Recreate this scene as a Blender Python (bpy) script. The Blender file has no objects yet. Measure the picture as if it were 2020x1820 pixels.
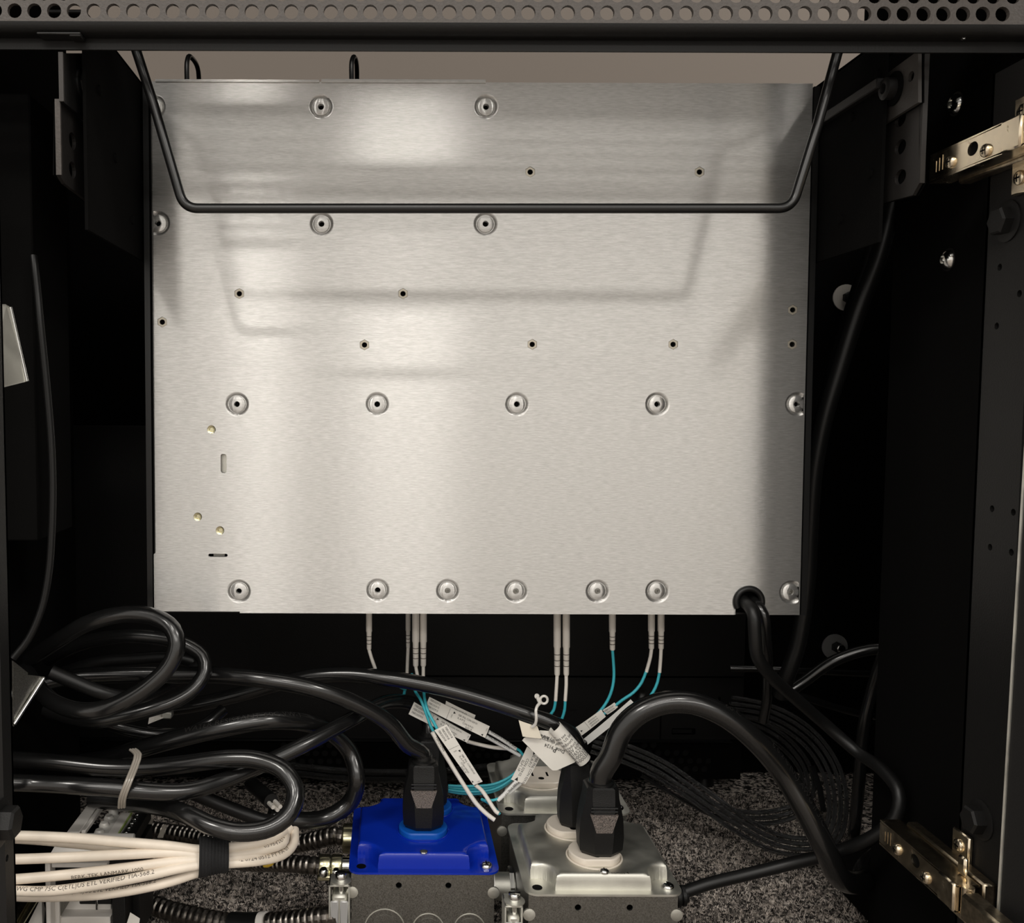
import bpy, bmesh, math, random
from mathutils import Vector, Matrix
from mathutils.geometry import tessellate_polygon
random.seed(7)
sc = bpy.context.scene
COL = sc.collection
R = math.radians

# ------------------------------------------------------------------ camera
FPX, PPX, PPY = 1850.0, 770.0, 913.0          # focal length and principal point in pixels (2020 x 1820)
PITCH, ROLL, CAMH = R(3.8), 0.0035, 0.385
_fw = Vector((0, math.cos(PITCH), -math.sin(PITCH)))
_rt0 = Vector((1, 0, 0)); _up0 = _rt0.cross(_fw)
_rt = math.cos(ROLL)*_rt0 + math.sin(ROLL)*_up0
_up = -math.sin(ROLL)*_rt0 + math.cos(ROLL)*_up0
CAM = Vector((0, 0, CAMH))
cd = bpy.data.cameras.new('camera'); cam = bpy.data.objects.new('camera', cd); COL.objects.link(cam)
cd.sensor_width = 36; cd.lens = 36*FPX/2020; cd.clip_start = 0.01; cd.clip_end = 50
cd.shift_x = (1010-PPX)/2020; cd.shift_y = (PPY-910)/2020
cam.matrix_world = Matrix(((_rt.x, _up.x, -_fw.x, 0), (_rt.y, _up.y, -_fw.y, 0), (_rt.z, _up.z, -_fw.z, CAMH), (0, 0, 0, 1)))
sc.camera = cam

# ------------------------------------------------------------------ light and exposure
sc.view_settings.view_transform = 'Standard'; sc.view_settings.look = 'None'
sc.view_settings.gamma = 1.0; sc.view_settings.exposure = 0.46; sc.view_settings.use_curve_mapping = False
w = bpy.data.worlds.new('room_light'); sc.world = w; w.use_nodes = True
w.node_tree.nodes['Background'].inputs[0].default_value = (1.0, 0.945, 0.87, 1)
w.node_tree.nodes['Background'].inputs[1].default_value = 0.68
def area(name, loc, sx, sy, power, col=(1, 0.96, 0.90), target=None):
    l = bpy.data.lights.new(name, 'AREA'); l.shape = 'RECTANGLE'; l.size = sx; l.size_y = sy
    l.energy = power; l.color = col
    o = bpy.data.objects.new(name, l); COL.objects.link(o); o.location = loc
    if target is not None:
        o.rotation_euler = (Vector(target)-Vector(loc)).to_track_quat('-Z', 'Y').to_euler()
    return o
area('ceiling_or_fill_light', (0.05, -1.35, 2.40), 0.36, 0.14, 6.8)
area('ceiling_or_fill_light', (-0.57, -2.2, 2.40), 0.20, 0.16, 5.8)
area('ceiling_or_fill_light', (0.45, -3.9, 2.40), 3.9, 0.35, 29, target=(.06, .63, .4))
area('ceiling_or_fill_light', (-1.35, -1.35, 2.40), 0.6, 0.6, 22)  # added unseen fill from the left, brightens box tops, carpet and white cables
area('ceiling_or_fill_light', (1.75, -1.35, 2.40), 0.6, 0.6, 22)  # matching added fill on the right, kept outside the panel's mirror range
area('ceiling_or_fill_light', (1.5, 1.25, 2.40), 0.6, 0.6, 14)

# ------------------------------------------------------------------ pixel rays -> places
def ray(px, py): return _fw + (px-PPX)/FPX*_rt - (py-PPY)/FPX*_up
def at(px, py, D):
    d = ray(px, py); return CAM + d*(D/d.y)
def on_x(px, py, X):
    d = ray(px, py); return CAM + d*(X/d.x)
def on_z(px, py, z):
    d = ray(px, py); return CAM + d*((z-CAMH)/d.z)
def on_plane(px, py, O, n):
    d = ray(px, py); return CAM + d*((O-CAM).dot(n)/d.dot(n))

# ------------------------------------------------------------------ materials
MATS = {}
def nodes(name):
    m = bpy.data.materials.new(name); m.use_nodes = True
    nt = m.node_tree; return m, nt, nt.nodes['Principled BSDF'], nt.links
def N(nt, t, **kw):
    n = nt.nodes.new(t)
    for k, v in kw.items(): setattr(n, k, v)
    return n
def simple(name, col, rough=0.5, metal=0.0, spec=0.5, noise=0.0, nscale=300, bump=0.0, bscale=600, coat=0.0, rvar=0.0, stretch=(1, 1, 1), sss=0):
    m, nt, b, L = nodes(name)
    b.inputs['Base Color'].default_value = (*col, 1); b.inputs['Roughness'].default_value = rough
    b.inputs['Metallic'].default_value = metal; b.inputs['Specular IOR Level'].default_value = spec
    b.inputs['Coat Weight'].default_value = coat; b.inputs['Coat Roughness'].default_value = 0.08
    if noise or bump or rvar:
        tc = N(nt, 'ShaderNodeTexCoord'); mp = N(nt, 'ShaderNodeMapping'); mp.inputs['Scale'].default_value = stretch
        L.new(tc.outputs['Object'], mp.inputs[0])
        nz = N(nt, 'ShaderNodeTexNoise'); nz.inputs['Scale'].default_value = nscale; nz.inputs['Detail'].default_value = 4
        L.new(mp.outputs[0], nz.inputs['Vector'])
        if noise:
            rp = N(nt, 'ShaderNodeMapRange'); rp.inputs[1].default_value = .3; rp.inputs[2].default_value = .7
            rp.inputs[3].default_value = 1-noise; rp.inputs[4].default_value = 1+noise
            L.new(nz.outputs[0], rp.inputs[0])
            mx = N(nt, 'ShaderNodeVectorMath', operation='SCALE'); mx.inputs[0].default_value = col
            L.new(rp.outputs[0], mx.inputs['Scale']); L.new(mx.outputs[0], b.inputs['Base Color'])
        if rvar:
            rr = N(nt, 'ShaderNodeMapRange'); rr.inputs[1].default_value = .3; rr.inputs[2].default_value = .7
            rr.inputs[3].default_value = max(.03, rough-rvar); rr.inputs[4].default_value = rough+rvar
            L.new(nz.outputs[0], rr.inputs[0]); L.new(rr.outputs[0], b.inputs['Roughness'])
        if bump:
            n2 = N(nt, 'ShaderNodeTexNoise'); n2.inputs['Scale'].default_value = bscale; n2.inputs['Detail'].default_value = 3
            L.new(mp.outputs[0], n2.inputs['Vector'])
            bp = N(nt, 'ShaderNodeBump'); bp.inputs['Strength'].default_value = bump; bp.inputs['Distance'].default_value = .0005
            L.new(n2.outputs[0], bp.inputs['Height']); L.new(bp.outputs[0], b.inputs['Normal'])
    MATS[name] = m; return m
simple('black_paint', (.0048, .0047, .0046), .85, spec=.03, bump=.15, bscale=900)
simple('black_frame', (.0085, .0082, .008), .5, spec=.25, bump=.2, bscale=900)
simple('header_paint', (.068, .059, .053), .48, spec=.4, bump=.35, bscale=800, noise=.12, nscale=500)
simple('bracket_paint', (.022, .020, .019), .5, spec=.3, bump=.2, bscale=900)
simple('bracket_light', (.045, .041, .038), .5, spec=.3, bump=.2, bscale=900)
simple('black_rod', (.008, .008, .008), .28, spec=.5)
simple('black_pvc', (.007, .007, .007), .2, spec=.75, rvar=.04, nscale=60)
simple('black_pvc_matte', (.006, .006, .006), .4, spec=.35)
simple('emboss', (.02, .019, .018), .3, spec=.6)
simple('black_plastic', (.005, .005, .005), .42, spec=.35, bump=.35, bscale=1800)
simple('black_nylon', (.006, .006, .006), .3, spec=.5)
simple('grip_plastic', (.11, .09, .08), .3, spec=.7, bump=1.0, bscale=1500, noise=.75, nscale=1500)
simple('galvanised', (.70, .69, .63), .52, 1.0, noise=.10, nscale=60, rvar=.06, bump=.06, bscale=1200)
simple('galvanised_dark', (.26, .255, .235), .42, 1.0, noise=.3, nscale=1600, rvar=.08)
simple('zinc', (.72, .72, .70), .18, 1.0)
simple('zinc_yellow', (.66, .62, .42), .26, 1.0, noise=.15, nscale=200)
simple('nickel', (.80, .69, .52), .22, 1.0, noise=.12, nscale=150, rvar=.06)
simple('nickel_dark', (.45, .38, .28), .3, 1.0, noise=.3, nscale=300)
simple('armor', (.22, .20, .18), .3, 1.0, noise=.25, nscale=250)
simple('blue_paint', (.003, .024, .36), .2, spec=.35, coat=.15, bump=.03, bscale=150)
simple('blue_plastic', (.004, .085, .42), .35)
simple('ivory_plastic', (.74, .67, .58), .35)
simple('white_jacket', (.80, .71, .60), .38, noise=.06, nscale=80)
simple('white_plastic', (.68, .65, .61), .45)
simple('clear_plastic', (.62, .60, .56), .2, spec=.7)
simple('sleeve_white', (.74, .70, .64), .5)
simple('aqua', (.045, .42, .50), .4)
simple('paper', (.76, .735, .68), .55, noise=.03, nscale=60)
simple('film', (.72, .72, .70), .16, spec=.8)
simple('cream_card', (.80, .74, .62), .6)
simple('ink', (.012, .012, .014), .6)
simple('ink_grey', (.09, .075, .06), .7)
simple('velcro', (.008, .008, .009), .85, bump=.9, bscale=1400)
simple('tape_clear', (.32, .29, .25), .25, spec=.7)
simple('pcb', (.30, .31, .22), .4)
simple('pcb_edge', (.32, .42, .12), .4)
simple('wall_paint', (.145, .123, .105), .8)
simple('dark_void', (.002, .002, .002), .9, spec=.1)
simple('washer_steel', (.55, .55, .55), .4, .6)
simple('wire_nut_yellow', (.55, .36, .03), .4)
simple('standoff_steel', (.42, .385, .32), .38, 1.0)
simple('dim_blue', (.01, .02, .12), .5)
# brushed steel: glossy across the horizontal scratches, sharp along them, with a soft second lobe
m, nt, b, L = nodes('brushed'); MATS['brushed'] = m
nt.nodes.remove(b); outn = nt.nodes['Material Output']
tc = N(nt, 'ShaderNodeTexCoord')
mp = N(nt, 'ShaderNodeMapping'); mp.inputs['Scale'].default_value = (170, 170, 1700); L.new(tc.outputs['Object'], mp.inputs[0])
nv = N(nt, 'ShaderNodeTexNoise'); nv.inputs['Scale'].default_value = 1; nv.inputs['Detail'].default_value = 3; nv.inputs['Roughness'].default_value = .6
L.new(mp.outputs[0], nv.inputs['Vector'])
cr = N(nt, 'ShaderNodeMapRange'); cr.inputs[1].default_value = .3; cr.inputs[2].default_value = .7; cr.inputs[3].default_value = .86; cr.inputs[4].default_value = 1.12
L.new(nv.outputs[0], cr.inputs[0])
sm = N(nt, 'ShaderNodeVectorMath', operation='SCALE'); sm.inputs[0].default_value = (.68, .672, .652); L.new(cr.outputs[0], sm.inputs['Scale'])
bpn = N(nt, 'ShaderNodeBump'); bpn.inputs['Strength'].default_value = .25; bpn.inputs['Distance'].default_value = .0002; L.new(nv.outputs[0], bpn.inputs['Height'])
g1 = N(nt, 'ShaderNodeBsdfAnisotropic'); g1.distribution = 'GGX'; g1.inputs['Roughness'].default_value = .205; g1.inputs['Anisotropy'].default_value = .89
tg = N(nt, 'ShaderNodeCombineXYZ'); tg.inputs[0].default_value = 1.0
g2 = N(nt, 'ShaderNodeBsdfAnisotropic'); g2.distribution = 'GGX'; g2.inputs['Roughness'].default_value = .62; g2.inputs['Anisotropy'].default_value = .1
for g in (g1, g2):
    L.new(tg.outputs[0], g.inputs['Tangent']); L.new(sm.outputs[0], g.inputs['Color']); L.new(bpn.outputs[0], g.inputs['Normal'])
mx = N(nt, 'ShaderNodeMixShader'); mx.inputs[0].default_value = .35; L.new(g1.outputs[0], mx.inputs[1]); L.new(g2.outputs[0], mx.inputs[2]); L.new(mx.outputs[0], outn.inputs['Surface'])
# carpet: speckled yarn
m, nt, b, L = nodes('carpet'); MATS['carpet'] = m
b.inputs['Roughness'].default_value = .95; b.inputs['Specular IOR Level'].default_value = .1
tc = N(nt, 'ShaderNodeTexCoord')
vo = N(nt, 'ShaderNodeTexVoronoi'); vo.inputs['Scale'].default_value = 420
n0 = N(nt, 'ShaderNodeTexNoise'); n0.inputs['Scale'].default_value = 130; n0.inputs['Detail'].default_value = 2
L.new(tc.outputs['Object'], vo.inputs['Vector']); L.new(tc.outputs['Object'], n0.inputs['Vector'])
sp = N(nt, 'ShaderNodeSeparateColor'); L.new(vo.outputs['Color'], sp.inputs[0])
ad = N(nt, 'ShaderNodeMath', operation='ADD'); L.new(sp.outputs[0], ad.inputs[0]); L.new(n0.outputs[0], ad.inputs[1])
rp = N(nt, 'ShaderNodeValToRGB'); L.new(ad.outputs[0], rp.inputs[0]) 
dv = N(nt, 'ShaderNodeMath', operation='MULTIPLY'); dv.inputs[1].default_value = .6
L.new(ad.outputs[0], dv.inputs[0]); L.new(dv.outputs[0], rp.inputs[0])
e = rp.color_ramp.elements; e[0].position = .0; e[0].color = (.008, .008, .0085, 1); e[1].position = 1; e[1].color = (.9, .82, .74, 1)
x = e.new(.48); x.color = (.035, .032, .030, 1); x = e.new(.62); x.color = (.24, .215, .195, 1); x = e.new(.76); x.color = (.64, .565, .505, 1)
L.new(rp.outputs[0], b.inputs['Base Color'])
# braided sleeve: black monofilament mesh with bright cross points
m, nt, b, L = nodes('braid'); MATS['braid'] = m
b.inputs['Base Color'].default_value = (.004, .004, .004, 1); b.inputs['Roughness'].default_value = .15; b.inputs['Specular IOR Level'].default_value = 1.0
tc = N(nt, 'ShaderNodeTexCoord'); vo = N(nt, 'ShaderNodeTexVoronoi'); vo.inputs['Scale'].default_value = 1400; vo.inputs['Randomness'].default_value = .3
L.new(tc.outputs['Object'], vo.inputs['Vector'])
bp = N(nt, 'ShaderNodeBump'); bp.inputs['Strength'].default_value = 1.0; bp.inputs['Distance'].default_value = .0009; bp.invert = True
L.new(vo.outputs['Distance'], bp.inputs['Height']); L.new(bp.outputs[0], b.inputs['Normal'])

# ------------------------------------------------------------------ objects
def wl(o):
    v = Vector((0, 0, 0))
    while o is not None: v = v + o.location; o = o.parent
    return v
def tag(o, label=None, cat=None, group=None, kind=None):
    if label: o['label'] = label
    if cat: o['category'] = cat
    if group: o['group'] = group
    if kind: o['kind'] = kind
    return o
def thing(name, label, cat, loc, group=None):
    o = bpy.data.objects.new(name, None); COL.objects.link(o); o.location = Vector(loc)
    o.empty_display_size = .02
    return tag(o, label, cat, group)

def catmull(pts, step=.004, closed=False):
    P = [Vector(p) for p in pts]
    if len(P) == 2: 
        n = max(2, int((P[1]-P[0]).length/step)); return [P[0].lerp(P[1], i/n) for i in range(n+1)]
    ext = [P[0]*2-P[1]] + P + [P[-1]*2-P[-2]]
    out = []
    for i in range(1, len(ext)-2):
        a, b_, c, d = ext[i-1:i+3]
        n = max(2, int((c-b_).length/step))
        t0 = 0; t1 = max(1e-6, (b_-a).length)**.5; t2 = t1+max(1e-6, (c-b_).length)**.5; t3 = t2+max(1e-6, (d-c).length)**.5
        for k in range(n):
            t = t1+(t2-t1)*k/n
            A1 = a*((t1-t)/(t1-t0))+b_*((t-t0)/(t1-t0)); A2 = b_*((t2-t)/(t2-t1))+c*((t-t1)/(t2-t1)); A3 = c*((t3-t)/(t3-t2))+d*((t-t2)/(t3-t2))
            B1 = A1*((t2-t)/(t2-t0))+A2*((t-t0)/(t2-t0)); B2 = A2*((t3-t)/(t3-t1))+A3*((t-t1)/(t3-t1))
            out.append(B1*((t2-t)/(t2-t1))+B2*((t-t1)/(t2-t1)))
    out.append(P[-1]); return out
def fillet(pts, r, n=8):
    P = [Vector(p) for p in pts]; out = [P[0]]
    for a, b_, c in zip(P, P[1:], P[2:]):
        u = (a-b_).normalized(); v = (c-b_).normalized(); ang = u.angle(v)
        d = min(r/math.tan(ang/2), (a-b_).length*.49, (c-b_).length*.49)
        p, q = b_+u*d, b_+v*d
        for k in range(n+1):
            t = k/n; out.append(p*(1-t)**2+b_*2*t*(1-t)+q*t*t)
    out.append(P[-1]); return out

class MB:
    def __init__(s): s.v = []; s.f = []
    def add(s, vs, fs):
        o = len(s.v); s.v += [Vector(p) for p in vs]; s.f += [tuple(i+o for i in f) for f in fs]; return s
    def box(s, lo, hi, M=None):
        x0, y0, z0 = lo; x1, y1, z1 = hi
        vs = [Vector(p) for p in ((x0,y0,z0),(x1,y0,z0),(x1,y1,z0),(x0,y1,z0),(x0,y0,z1),(x1,y0,z1),(x1,y1,z1),(x0,y1,z1))]
        if M: vs = [M @ p for p in vs]
        return s.add(vs, ((3,2,1,0),(4,5,6,7),(0,1,5,4),(1,2,6,5),(2,3,7,6),(3,0,4,7)))
    def bbox(s, lo, hi, bv=.001, M=None):      # box with chamfered edges
        x0, y0, z0 = lo; x1, y1, z1 = hi; xs=(x0,x1); ys=(y0,y1); zs=(z0,z1)
        import itertools
        vs=[]; idx={}
        for i,j,k in itertools.product((0,1),repeat=3):
            for ax in range(3):
                p=[xs[i],ys[j],zs[k]]
                for q in range(3):
                    if q!=ax: p[q]+= bv*(1 if (i,j,k)[q]==0 else -1)
                idx[(i,j,k,ax)]=len(vs); vs.append(Vector(p))
        if M: vs=[M@p for p in vs]
        fs=[]
        for ax in range(3):
            a,b_=[q for q in range(3) if q!=ax]
            for sd in (0,1):
                lp=[]
                for (u,v) in ((0,0),(1,0),(1,1),(0,1)):
                    t=[0,0,0]; t[ax]=sd; t[a]=u; t[b_]=v; lp.append(idx[(*t,ax)])
                if (sd==1)!=(ax==1): fs.append(tuple(lp))
                else: fs.append(tuple(lp[::-1]))
        for ax in range(3):
            a,b_=[q for q in range(3) if q!=ax]
            for u,v in itertools.product((0,1),repeat=2):
                t0=[0,0,0]; t1=[0,0,0]; t0[a]=t1[a]=u; t0[b_]=t1[b_]=v; t1[ax]=1
                fs.append((idx[(*t0,a)],idx[(*t1,a)],idx[(*t1,b_)],idx[(*t0,b_)]))
        for c in itertools.product((0,1),repeat=3): fs.append((idx[(*c,0)],idx[(*c,1)],idx[(*c,2)]))
        return s.add(vs,fs)
    def lathe(s, O, axis, prof, n=24, cap0=True, cap1=True, clampf=None):
        O = Vector(O); a = Vector(axis).normalized(); t = Vector((1,0,0)) if abs(a.x) < .9 else Vector((0,0,1))
        u = (t-a*t.dot(a)).normalized(); v = a.cross(u); vs = []; fs = []
        for r, h in prof:
            for k in range(n):
                g = 2*math.pi*(k+.5)/n; p = O+a*h+(u*math.cos(g)+v*math.sin(g))*r
                vs.append(clampf(p) if clampf else p)
        for i in range(len(prof)-1):
            for k in range(n):
                k2 = (k+1) % n; fs.append((i*n+k, i*n+k2, (i+1)*n+k2, (i+1)*n+k))
        if cap0: fs.append(tuple(range(n))[::-1])
        if cap1: fs.append(tuple((len(prof)-1)*n+k for k in range(n)))
        return s.add(vs, fs)
    def cyl(s, p0, p1, r, n=20, r1=None):
        p0 = Vector(p0); p1 = Vector(p1); l = (p1-p0).length
        return s.lathe(p0, p1-p0, ((r, 0), (r if r1 is None else r1, l)), n)
    def tube(s, pts, r, n=12, rf=None, flat=None, ref=None):
        P = [Vector(p) for p in pts]; vs = []; fs = []; m_ = len(P)
        T = [(P[min(i+1, m_-1)]-P[max(i-1, 0)]).normalized() for i in range(m_)]
        u = Vector(ref) if ref else (Vector((0,0,1)) if abs(T[0].z) < .9 else Vector((1,0,0)))
        for i in range(m_):
            u = (u-T[i]*u.dot(T[i])).normalized(); v = T[i].cross(u)
            rr_ = rf(i/(m_-1)) if rf else r
            for k in range(n):
                g = 2*math.pi*k/n
                if flat: off = u*math.cos(g)*flat[0]+v*math.sin(g)*flat[1]
                else: off = (u*math.cos(g)+v*math.sin(g))*rr_
                vs.append(P[i]+off)
        for i in range(m_-1):
            for k in range(n):
                k2 = (k+1) % n; fs.append((i*n+k, i*n+k2, (i+1)*n+k2, (i+1)*n+k))
        fs.append(tuple(range(n))[::-1]); fs.append(tuple((m_-1)*n+k for k in range(n)))
        return s.add(vs, fs)
    def ribbon(s, pts, wdir, w_, th, wf=None):   # flat strip following pts
        P = [Vector(p) for p in pts]; vs = []; fs = []; m_ = len(P)
        for i in range(m_):
            t = (P[min(i+1, m_-1)]-P[max(i-1, 0)]).normalized(); wd = Vector(wdir); wd = (wd-t*wd.dot(t)).normalized(); nn = t.cross(wd)
            ww = w_*(wf(i/(m_-1)) if wf else 1)
            for a, b_ in ((-1,-1),(1,-1),(1,1),(-1,1)): vs.append(P[i]+wd*a*ww/2+nn*b_*th/2)
        for i in range(m_-1):
            for k in range(4):
                k2 = (k+1) % 4; fs.append((i*4+k, i*4+k2, (i+1)*4+k2, (i+1)*4+k))
        fs.append((3,2,1,0)); fs.append(tuple((m_-1)*4+k for k in range(4)))
        return s.add(vs, fs)
    def plate(s, outline, holes, O, ex, ey, th):   # flat sheet with real holes; front at O, extends th along -normal
        O = Vector(O); ex = Vector(ex); ey = Vector(ey); nn = ex.cross(ey).normalized()
        loops = [outline]+list(holes); flatp = [p for lp in loops for p in lp]
        tris = tessellate_polygon([[Vector((p[0], p[1], 0)) for p in lp] for lp in loops])
        n = len(flatp); vs = [O+ex*p[0]+ey*p[1] for p in flatp]+[O+ex*p[0]+ey*p[1]-nn*th for p in flatp]
        fs = []
        for t in tris:
            a, b_, c = [Vector(flatp[i]) for i in t]
            if (b_-a).cross(c-a) < 0: t = t[::-1]
            fs.append(tuple(t)); fs.append(tuple(i+n for i in t[::-1]))
        k = 0
        for li, lp in enumerate(loops):
            m_ = len(lp); ar = sum(lp[i][0]*lp[(i+1) % m_][1]-lp[(i+1) % m_][0]*lp[i][1] for i in range(m_))
            fl = (ar > 0) == (li == 0)
            for i in range(m_):
                a, b_ = k+i, k+(i+1) % m_
                fs.append((a, a+n, b_+n, b_) if fl else (b_, b_+n, a+n, a))
            k += m_
        return s.add(vs, fs)
    def build(s, name, mat, parent=None, label=None, smooth=40, **kw):
        me = bpy.data.meshes.new(name)
        if parent is not None: off = wl(parent); loc = Vector((0,0,0))
        else:
            xs = [p.x for p in s.v]; ys = [p.y for p in s.v]; zs = [p.z for p in s.v]
            off = loc = Vector(((min(xs)+max(xs))/2, (min(ys)+max(ys))/2, min(zs)))
        me.from_pydata([p-off for p in s.v], [], s.f); me.validate()
        bm_ = bmesh.new(); bm_.from_mesh(me); bmesh.ops.recalc_face_normals(bm_, faces=bm_.faces); bm_.to_mesh(me); bm_.free(); me.update()
        me.materials.append(MATS[mat])
        if smooth:
            for p in me.polygons: p.use_smooth = True
            me.set_sharp_from_angle(angle=R(smooth))
        o = bpy.data.objects.new(name, me); COL.objects.link(o); o.location = loc
        if parent is not None: o.parent = parent
        if label: o['label'] = label
        for k, v_ in kw.items(): o[k if k != 'cat' else 'category'] = v_
        return o

def circ(cx, cy, r, n=20, ry=None, a0=0): return [(cx+r*math.cos(a0+2*math.pi*(k+.5)/n), cy+(ry or r)*math.sin(a0+2*math.pi*(k+.5)/n)) for k in range(n)]
def rrect(x0, y0, x1, y1, r, n=4):
    o = []
    for cx, cy, a in ((x1-r, y1-r, 0), (x0+r, y1-r, 90), (x0+r, y0+r, 180), (x1-r, y0+r, 270)):
        for k in range(n+1): g = R(a+90*k/n); o.append((cx+r*math.cos(g), cy+r*math.sin(g)))
    return o

# text as thin mesh letters
_TX = {}
def text_geo(t):
    if t not in _TX:
        c = bpy.data.curves.new('t', 'FONT'); c.body = t; c.size = 1; c.resolution_u = 2; c.fill_mode = 'FRONT'
        o = bpy.data.objects.new('t', c); COL.objects.link(o)
        dg = bpy.context.evaluated_depsgraph_get(); me = o.evaluated_get(dg).to_mesh()
        vs = [(v.co.x/.73, v.co.y/.73) for v in me.vertices]; fs = [tuple(p.vertices) for p in me.polygons]
        o.evaluated_get(dg).to_mesh_clear(); bpy.data.objects.remove(o); bpy.data.curves.remove(c)
        _TX[t] = (vs, fs, max([v[0] for v in vs] or [0]))
    return _TX[t]
def text_fine(t):
    k = '#'+t
    if k not in _TX:
        vs, fs, wd = text_geo(t); bm_ = bmesh.new(); bv = [bm_.verts.new((a, b_, 0)) for a, b_ in vs]
        for f in fs:
            try: bm_.faces.new([bv[i] for i in f])
            except ValueError: pass
        for it in range(3):
            bmesh.ops.triangulate(bm_, faces=bm_.faces)
            ed = [e_ for e_ in bm_.edges if e_.calc_length() > .22]
            if not ed: break
            bmesh.ops.subdivide_edges(bm_, edges=ed, cuts=1)
        bm_.verts.index_update(); _TX[k] = ([(v.co.x, v.co.y) for v in bm_.verts], [tuple(v.index for v in f.verts) for f in bm_.faces], wd); bm_.free()
    return _TX[k]
def text_map(mb, t, size, fn, wscale=1.0, fine=False):    # fn maps (x, y) metres to a point on the surface
    vs, fs, wd = text_fine(t) if fine else text_geo(t)
    mb.add([fn(v[0]*size*wscale, v[1]*size) for v in vs], fs)
    return wd*size*wscale
def tube_map(path, r, s0, phi0=0, ref=(0, -.75, .66), flip=False):
    P = [Vector(p) for p in path]; S = [0]
    for a, b_ in zip(P, P[1:]): S.append(S[-1]+(b_-a).length)
    import bisect
    def fn(x, y):
        q = s0+(-x if flip else x); i = max(0, min(len(P)-2, bisect.bisect(S, q)-1))
        k = (q-S[i])/(S[i+1]-S[i]); c = P[i].lerp(P[i+1], k)
        t = (P[min(i+2, len(P)-1)]-P[max(i-1, 0)]).normalized(); n0 = Vector(ref); n0 = (n0-t*n0.dot(t)).normalized(); bb = n0.cross(t)
        if bb.dot(Vector((0,0,1))) < 0 and not flip: pass
        g = phi0+(-y if flip else y)/r
        return c+(n0*math.cos(g)+bb*math.sin(g))*(r*1.012)
    fn.len = S[-1]; return fn

def wpath(pts, step=.004): return catmull([at(*p) for p in pts], step)

# ================================================================== the setting
tag(MB().box((-2.5, -2.5, -.02), (3, 1.85, -.002)).build('floor', 'carpet', smooth=0), kind='structure')
tag(MB().box((-2.5, 1.85, -.02), (3, 1.95, 2.6)).build('wall_back', 'wall_paint', smooth=0), kind='structure')
# carpet pile: short tufts nobody could count
mb = MB(); vs = []; fs = []
for i in range(120000):
    x = random.uniform(-.24, .43); y = random.uniform(.50, .90)
    g = random.uniform(0, 6.283); h = random.uniform(.0006, .0030); wd = random.uniform(.0003, .0007)
    dx, dy = math.cos(g)*wd, math.sin(g)*wd; lx, ly = random.uniform(-.004, .004), random.uniform(-.004, .004)
    o = len(vs); vs += [(x-dx, y-dy, -.0025), (x+dx, y+dy, -.0025), (x+lx, y+ly, h)]; fs.append((o, o+1, o+2))
me = bpy.data.meshes.new('carpet_pile'); me.from_pydata(vs, [], fs); me.materials.append(MATS['carpet'])
o = bpy.data.objects.new('carpet_pile', me); COL.objects.link(o)
tag(o, 'short speckled grey and beige carpet pile around the outlet boxes', 'carpet', kind='stuff')

# cabinet sides, rear panel and top
XR, XL = .345, -.262
m_ = MB().box((XR, .50, 0), (XR+.018, .652, .80)).box((XR, .652, .60), (XR+.018, .705, .80)).build('wall_right', 'black_paint', smooth=0); tag(m_, kind='structure')
m_ = MB().box((XL-.018, .50, 0), (XL, .775, .80)).build('wall_left', 'black_paint', smooth=0); tag(m_, kind='structure')
m_ = MB().box((-.46, .955, 0), (.58, .97, .685)).build('wall_rear', 'black_paint', smooth=0); tag(m_, kind='structure')
m_ = MB().box((.56, .652, 0), (.58, .955, .685)).build('wall_rear_right', 'black_paint', smooth=0); tag(m_, kind='structure')
m_ = MB().box((-.46, .763, 0), (-.44, .955, .685)).build('wall_rear_left', 'black_paint', smooth=0); tag(m_, kind='structure')
m_ = MB().box((.363, .640, 0), (.56, .652, .80)).build('trim_1', 'black_paint', smooth=0); tag(m_, kind='structure')
m_ = MB().box((-.44, .763, 0), (-.281, .775, .80)).build('trim_4', 'black_paint', smooth=0); tag(m_, kind='structure')
m_ = MB().box((-.30, .40, .80), (.42, .95, .82)).build('ceiling', 'black_paint', smooth=0); tag(m_, kind='structure')
# base rails beside the carpet
m_ = MB().bbox((.354, .6545, 0), (.42, .738, .028), .003).build('trim_2', 'black_paint'); tag(m_, kind='structure')
m_ = MB().bbox((-.255, .50, 0), (-.215, .76, .028), .003).build('trim_3', 'black_paint'); tag(m_, kind='structure')

# front uprights with rows of holes
UPH = .560
def upright(name, X, side, hole_px, D0, D1, label):
    t = thing(name, label, 'upright', (X, (D0+D1)/2, 0), 'front cabinet uprights')
    hol = []
    for px, py in hole_px:
        p = on_x(px, py, X); hol.append(circ(p.y*(-side), p.z, .0019, 10))
    ol = sorted([-side*D0, -side*D1])
    # sheet in the (y, z) plane, facing the cabinet's inside
    MB().plate([(ol[0], 0), (ol[1], 0), (ol[1], UPH), (ol[0], UPH)], hol, (X, 0, 0), (0, -side, 0), (0, 0, 1), .004).build('sheet', 'black_frame', t, smooth=0)
    MB().box((X if side > 0 else X-.022, D1-.002, 0), (X+.022 if side > 0 else X, D1, UPH)).build('return_flange', 'black_frame', t, smooth=0)
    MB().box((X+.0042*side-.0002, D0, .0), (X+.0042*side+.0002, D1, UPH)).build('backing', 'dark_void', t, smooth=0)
    return t
up_r = upright('cabinet_upright', .322, 1, [(1972,527),(2011,579),(1966,643),(1957,1003),(1999,1010),(1953,1079),(1995,1089)], .478, .515, 'black steel upright with small holes between the two door hinges')
up_l = upright('cabinet_upright', -.2, -1, [(14, 1692)], .474, .487, 'black steel upright at the left edge beside the white cables')

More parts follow.
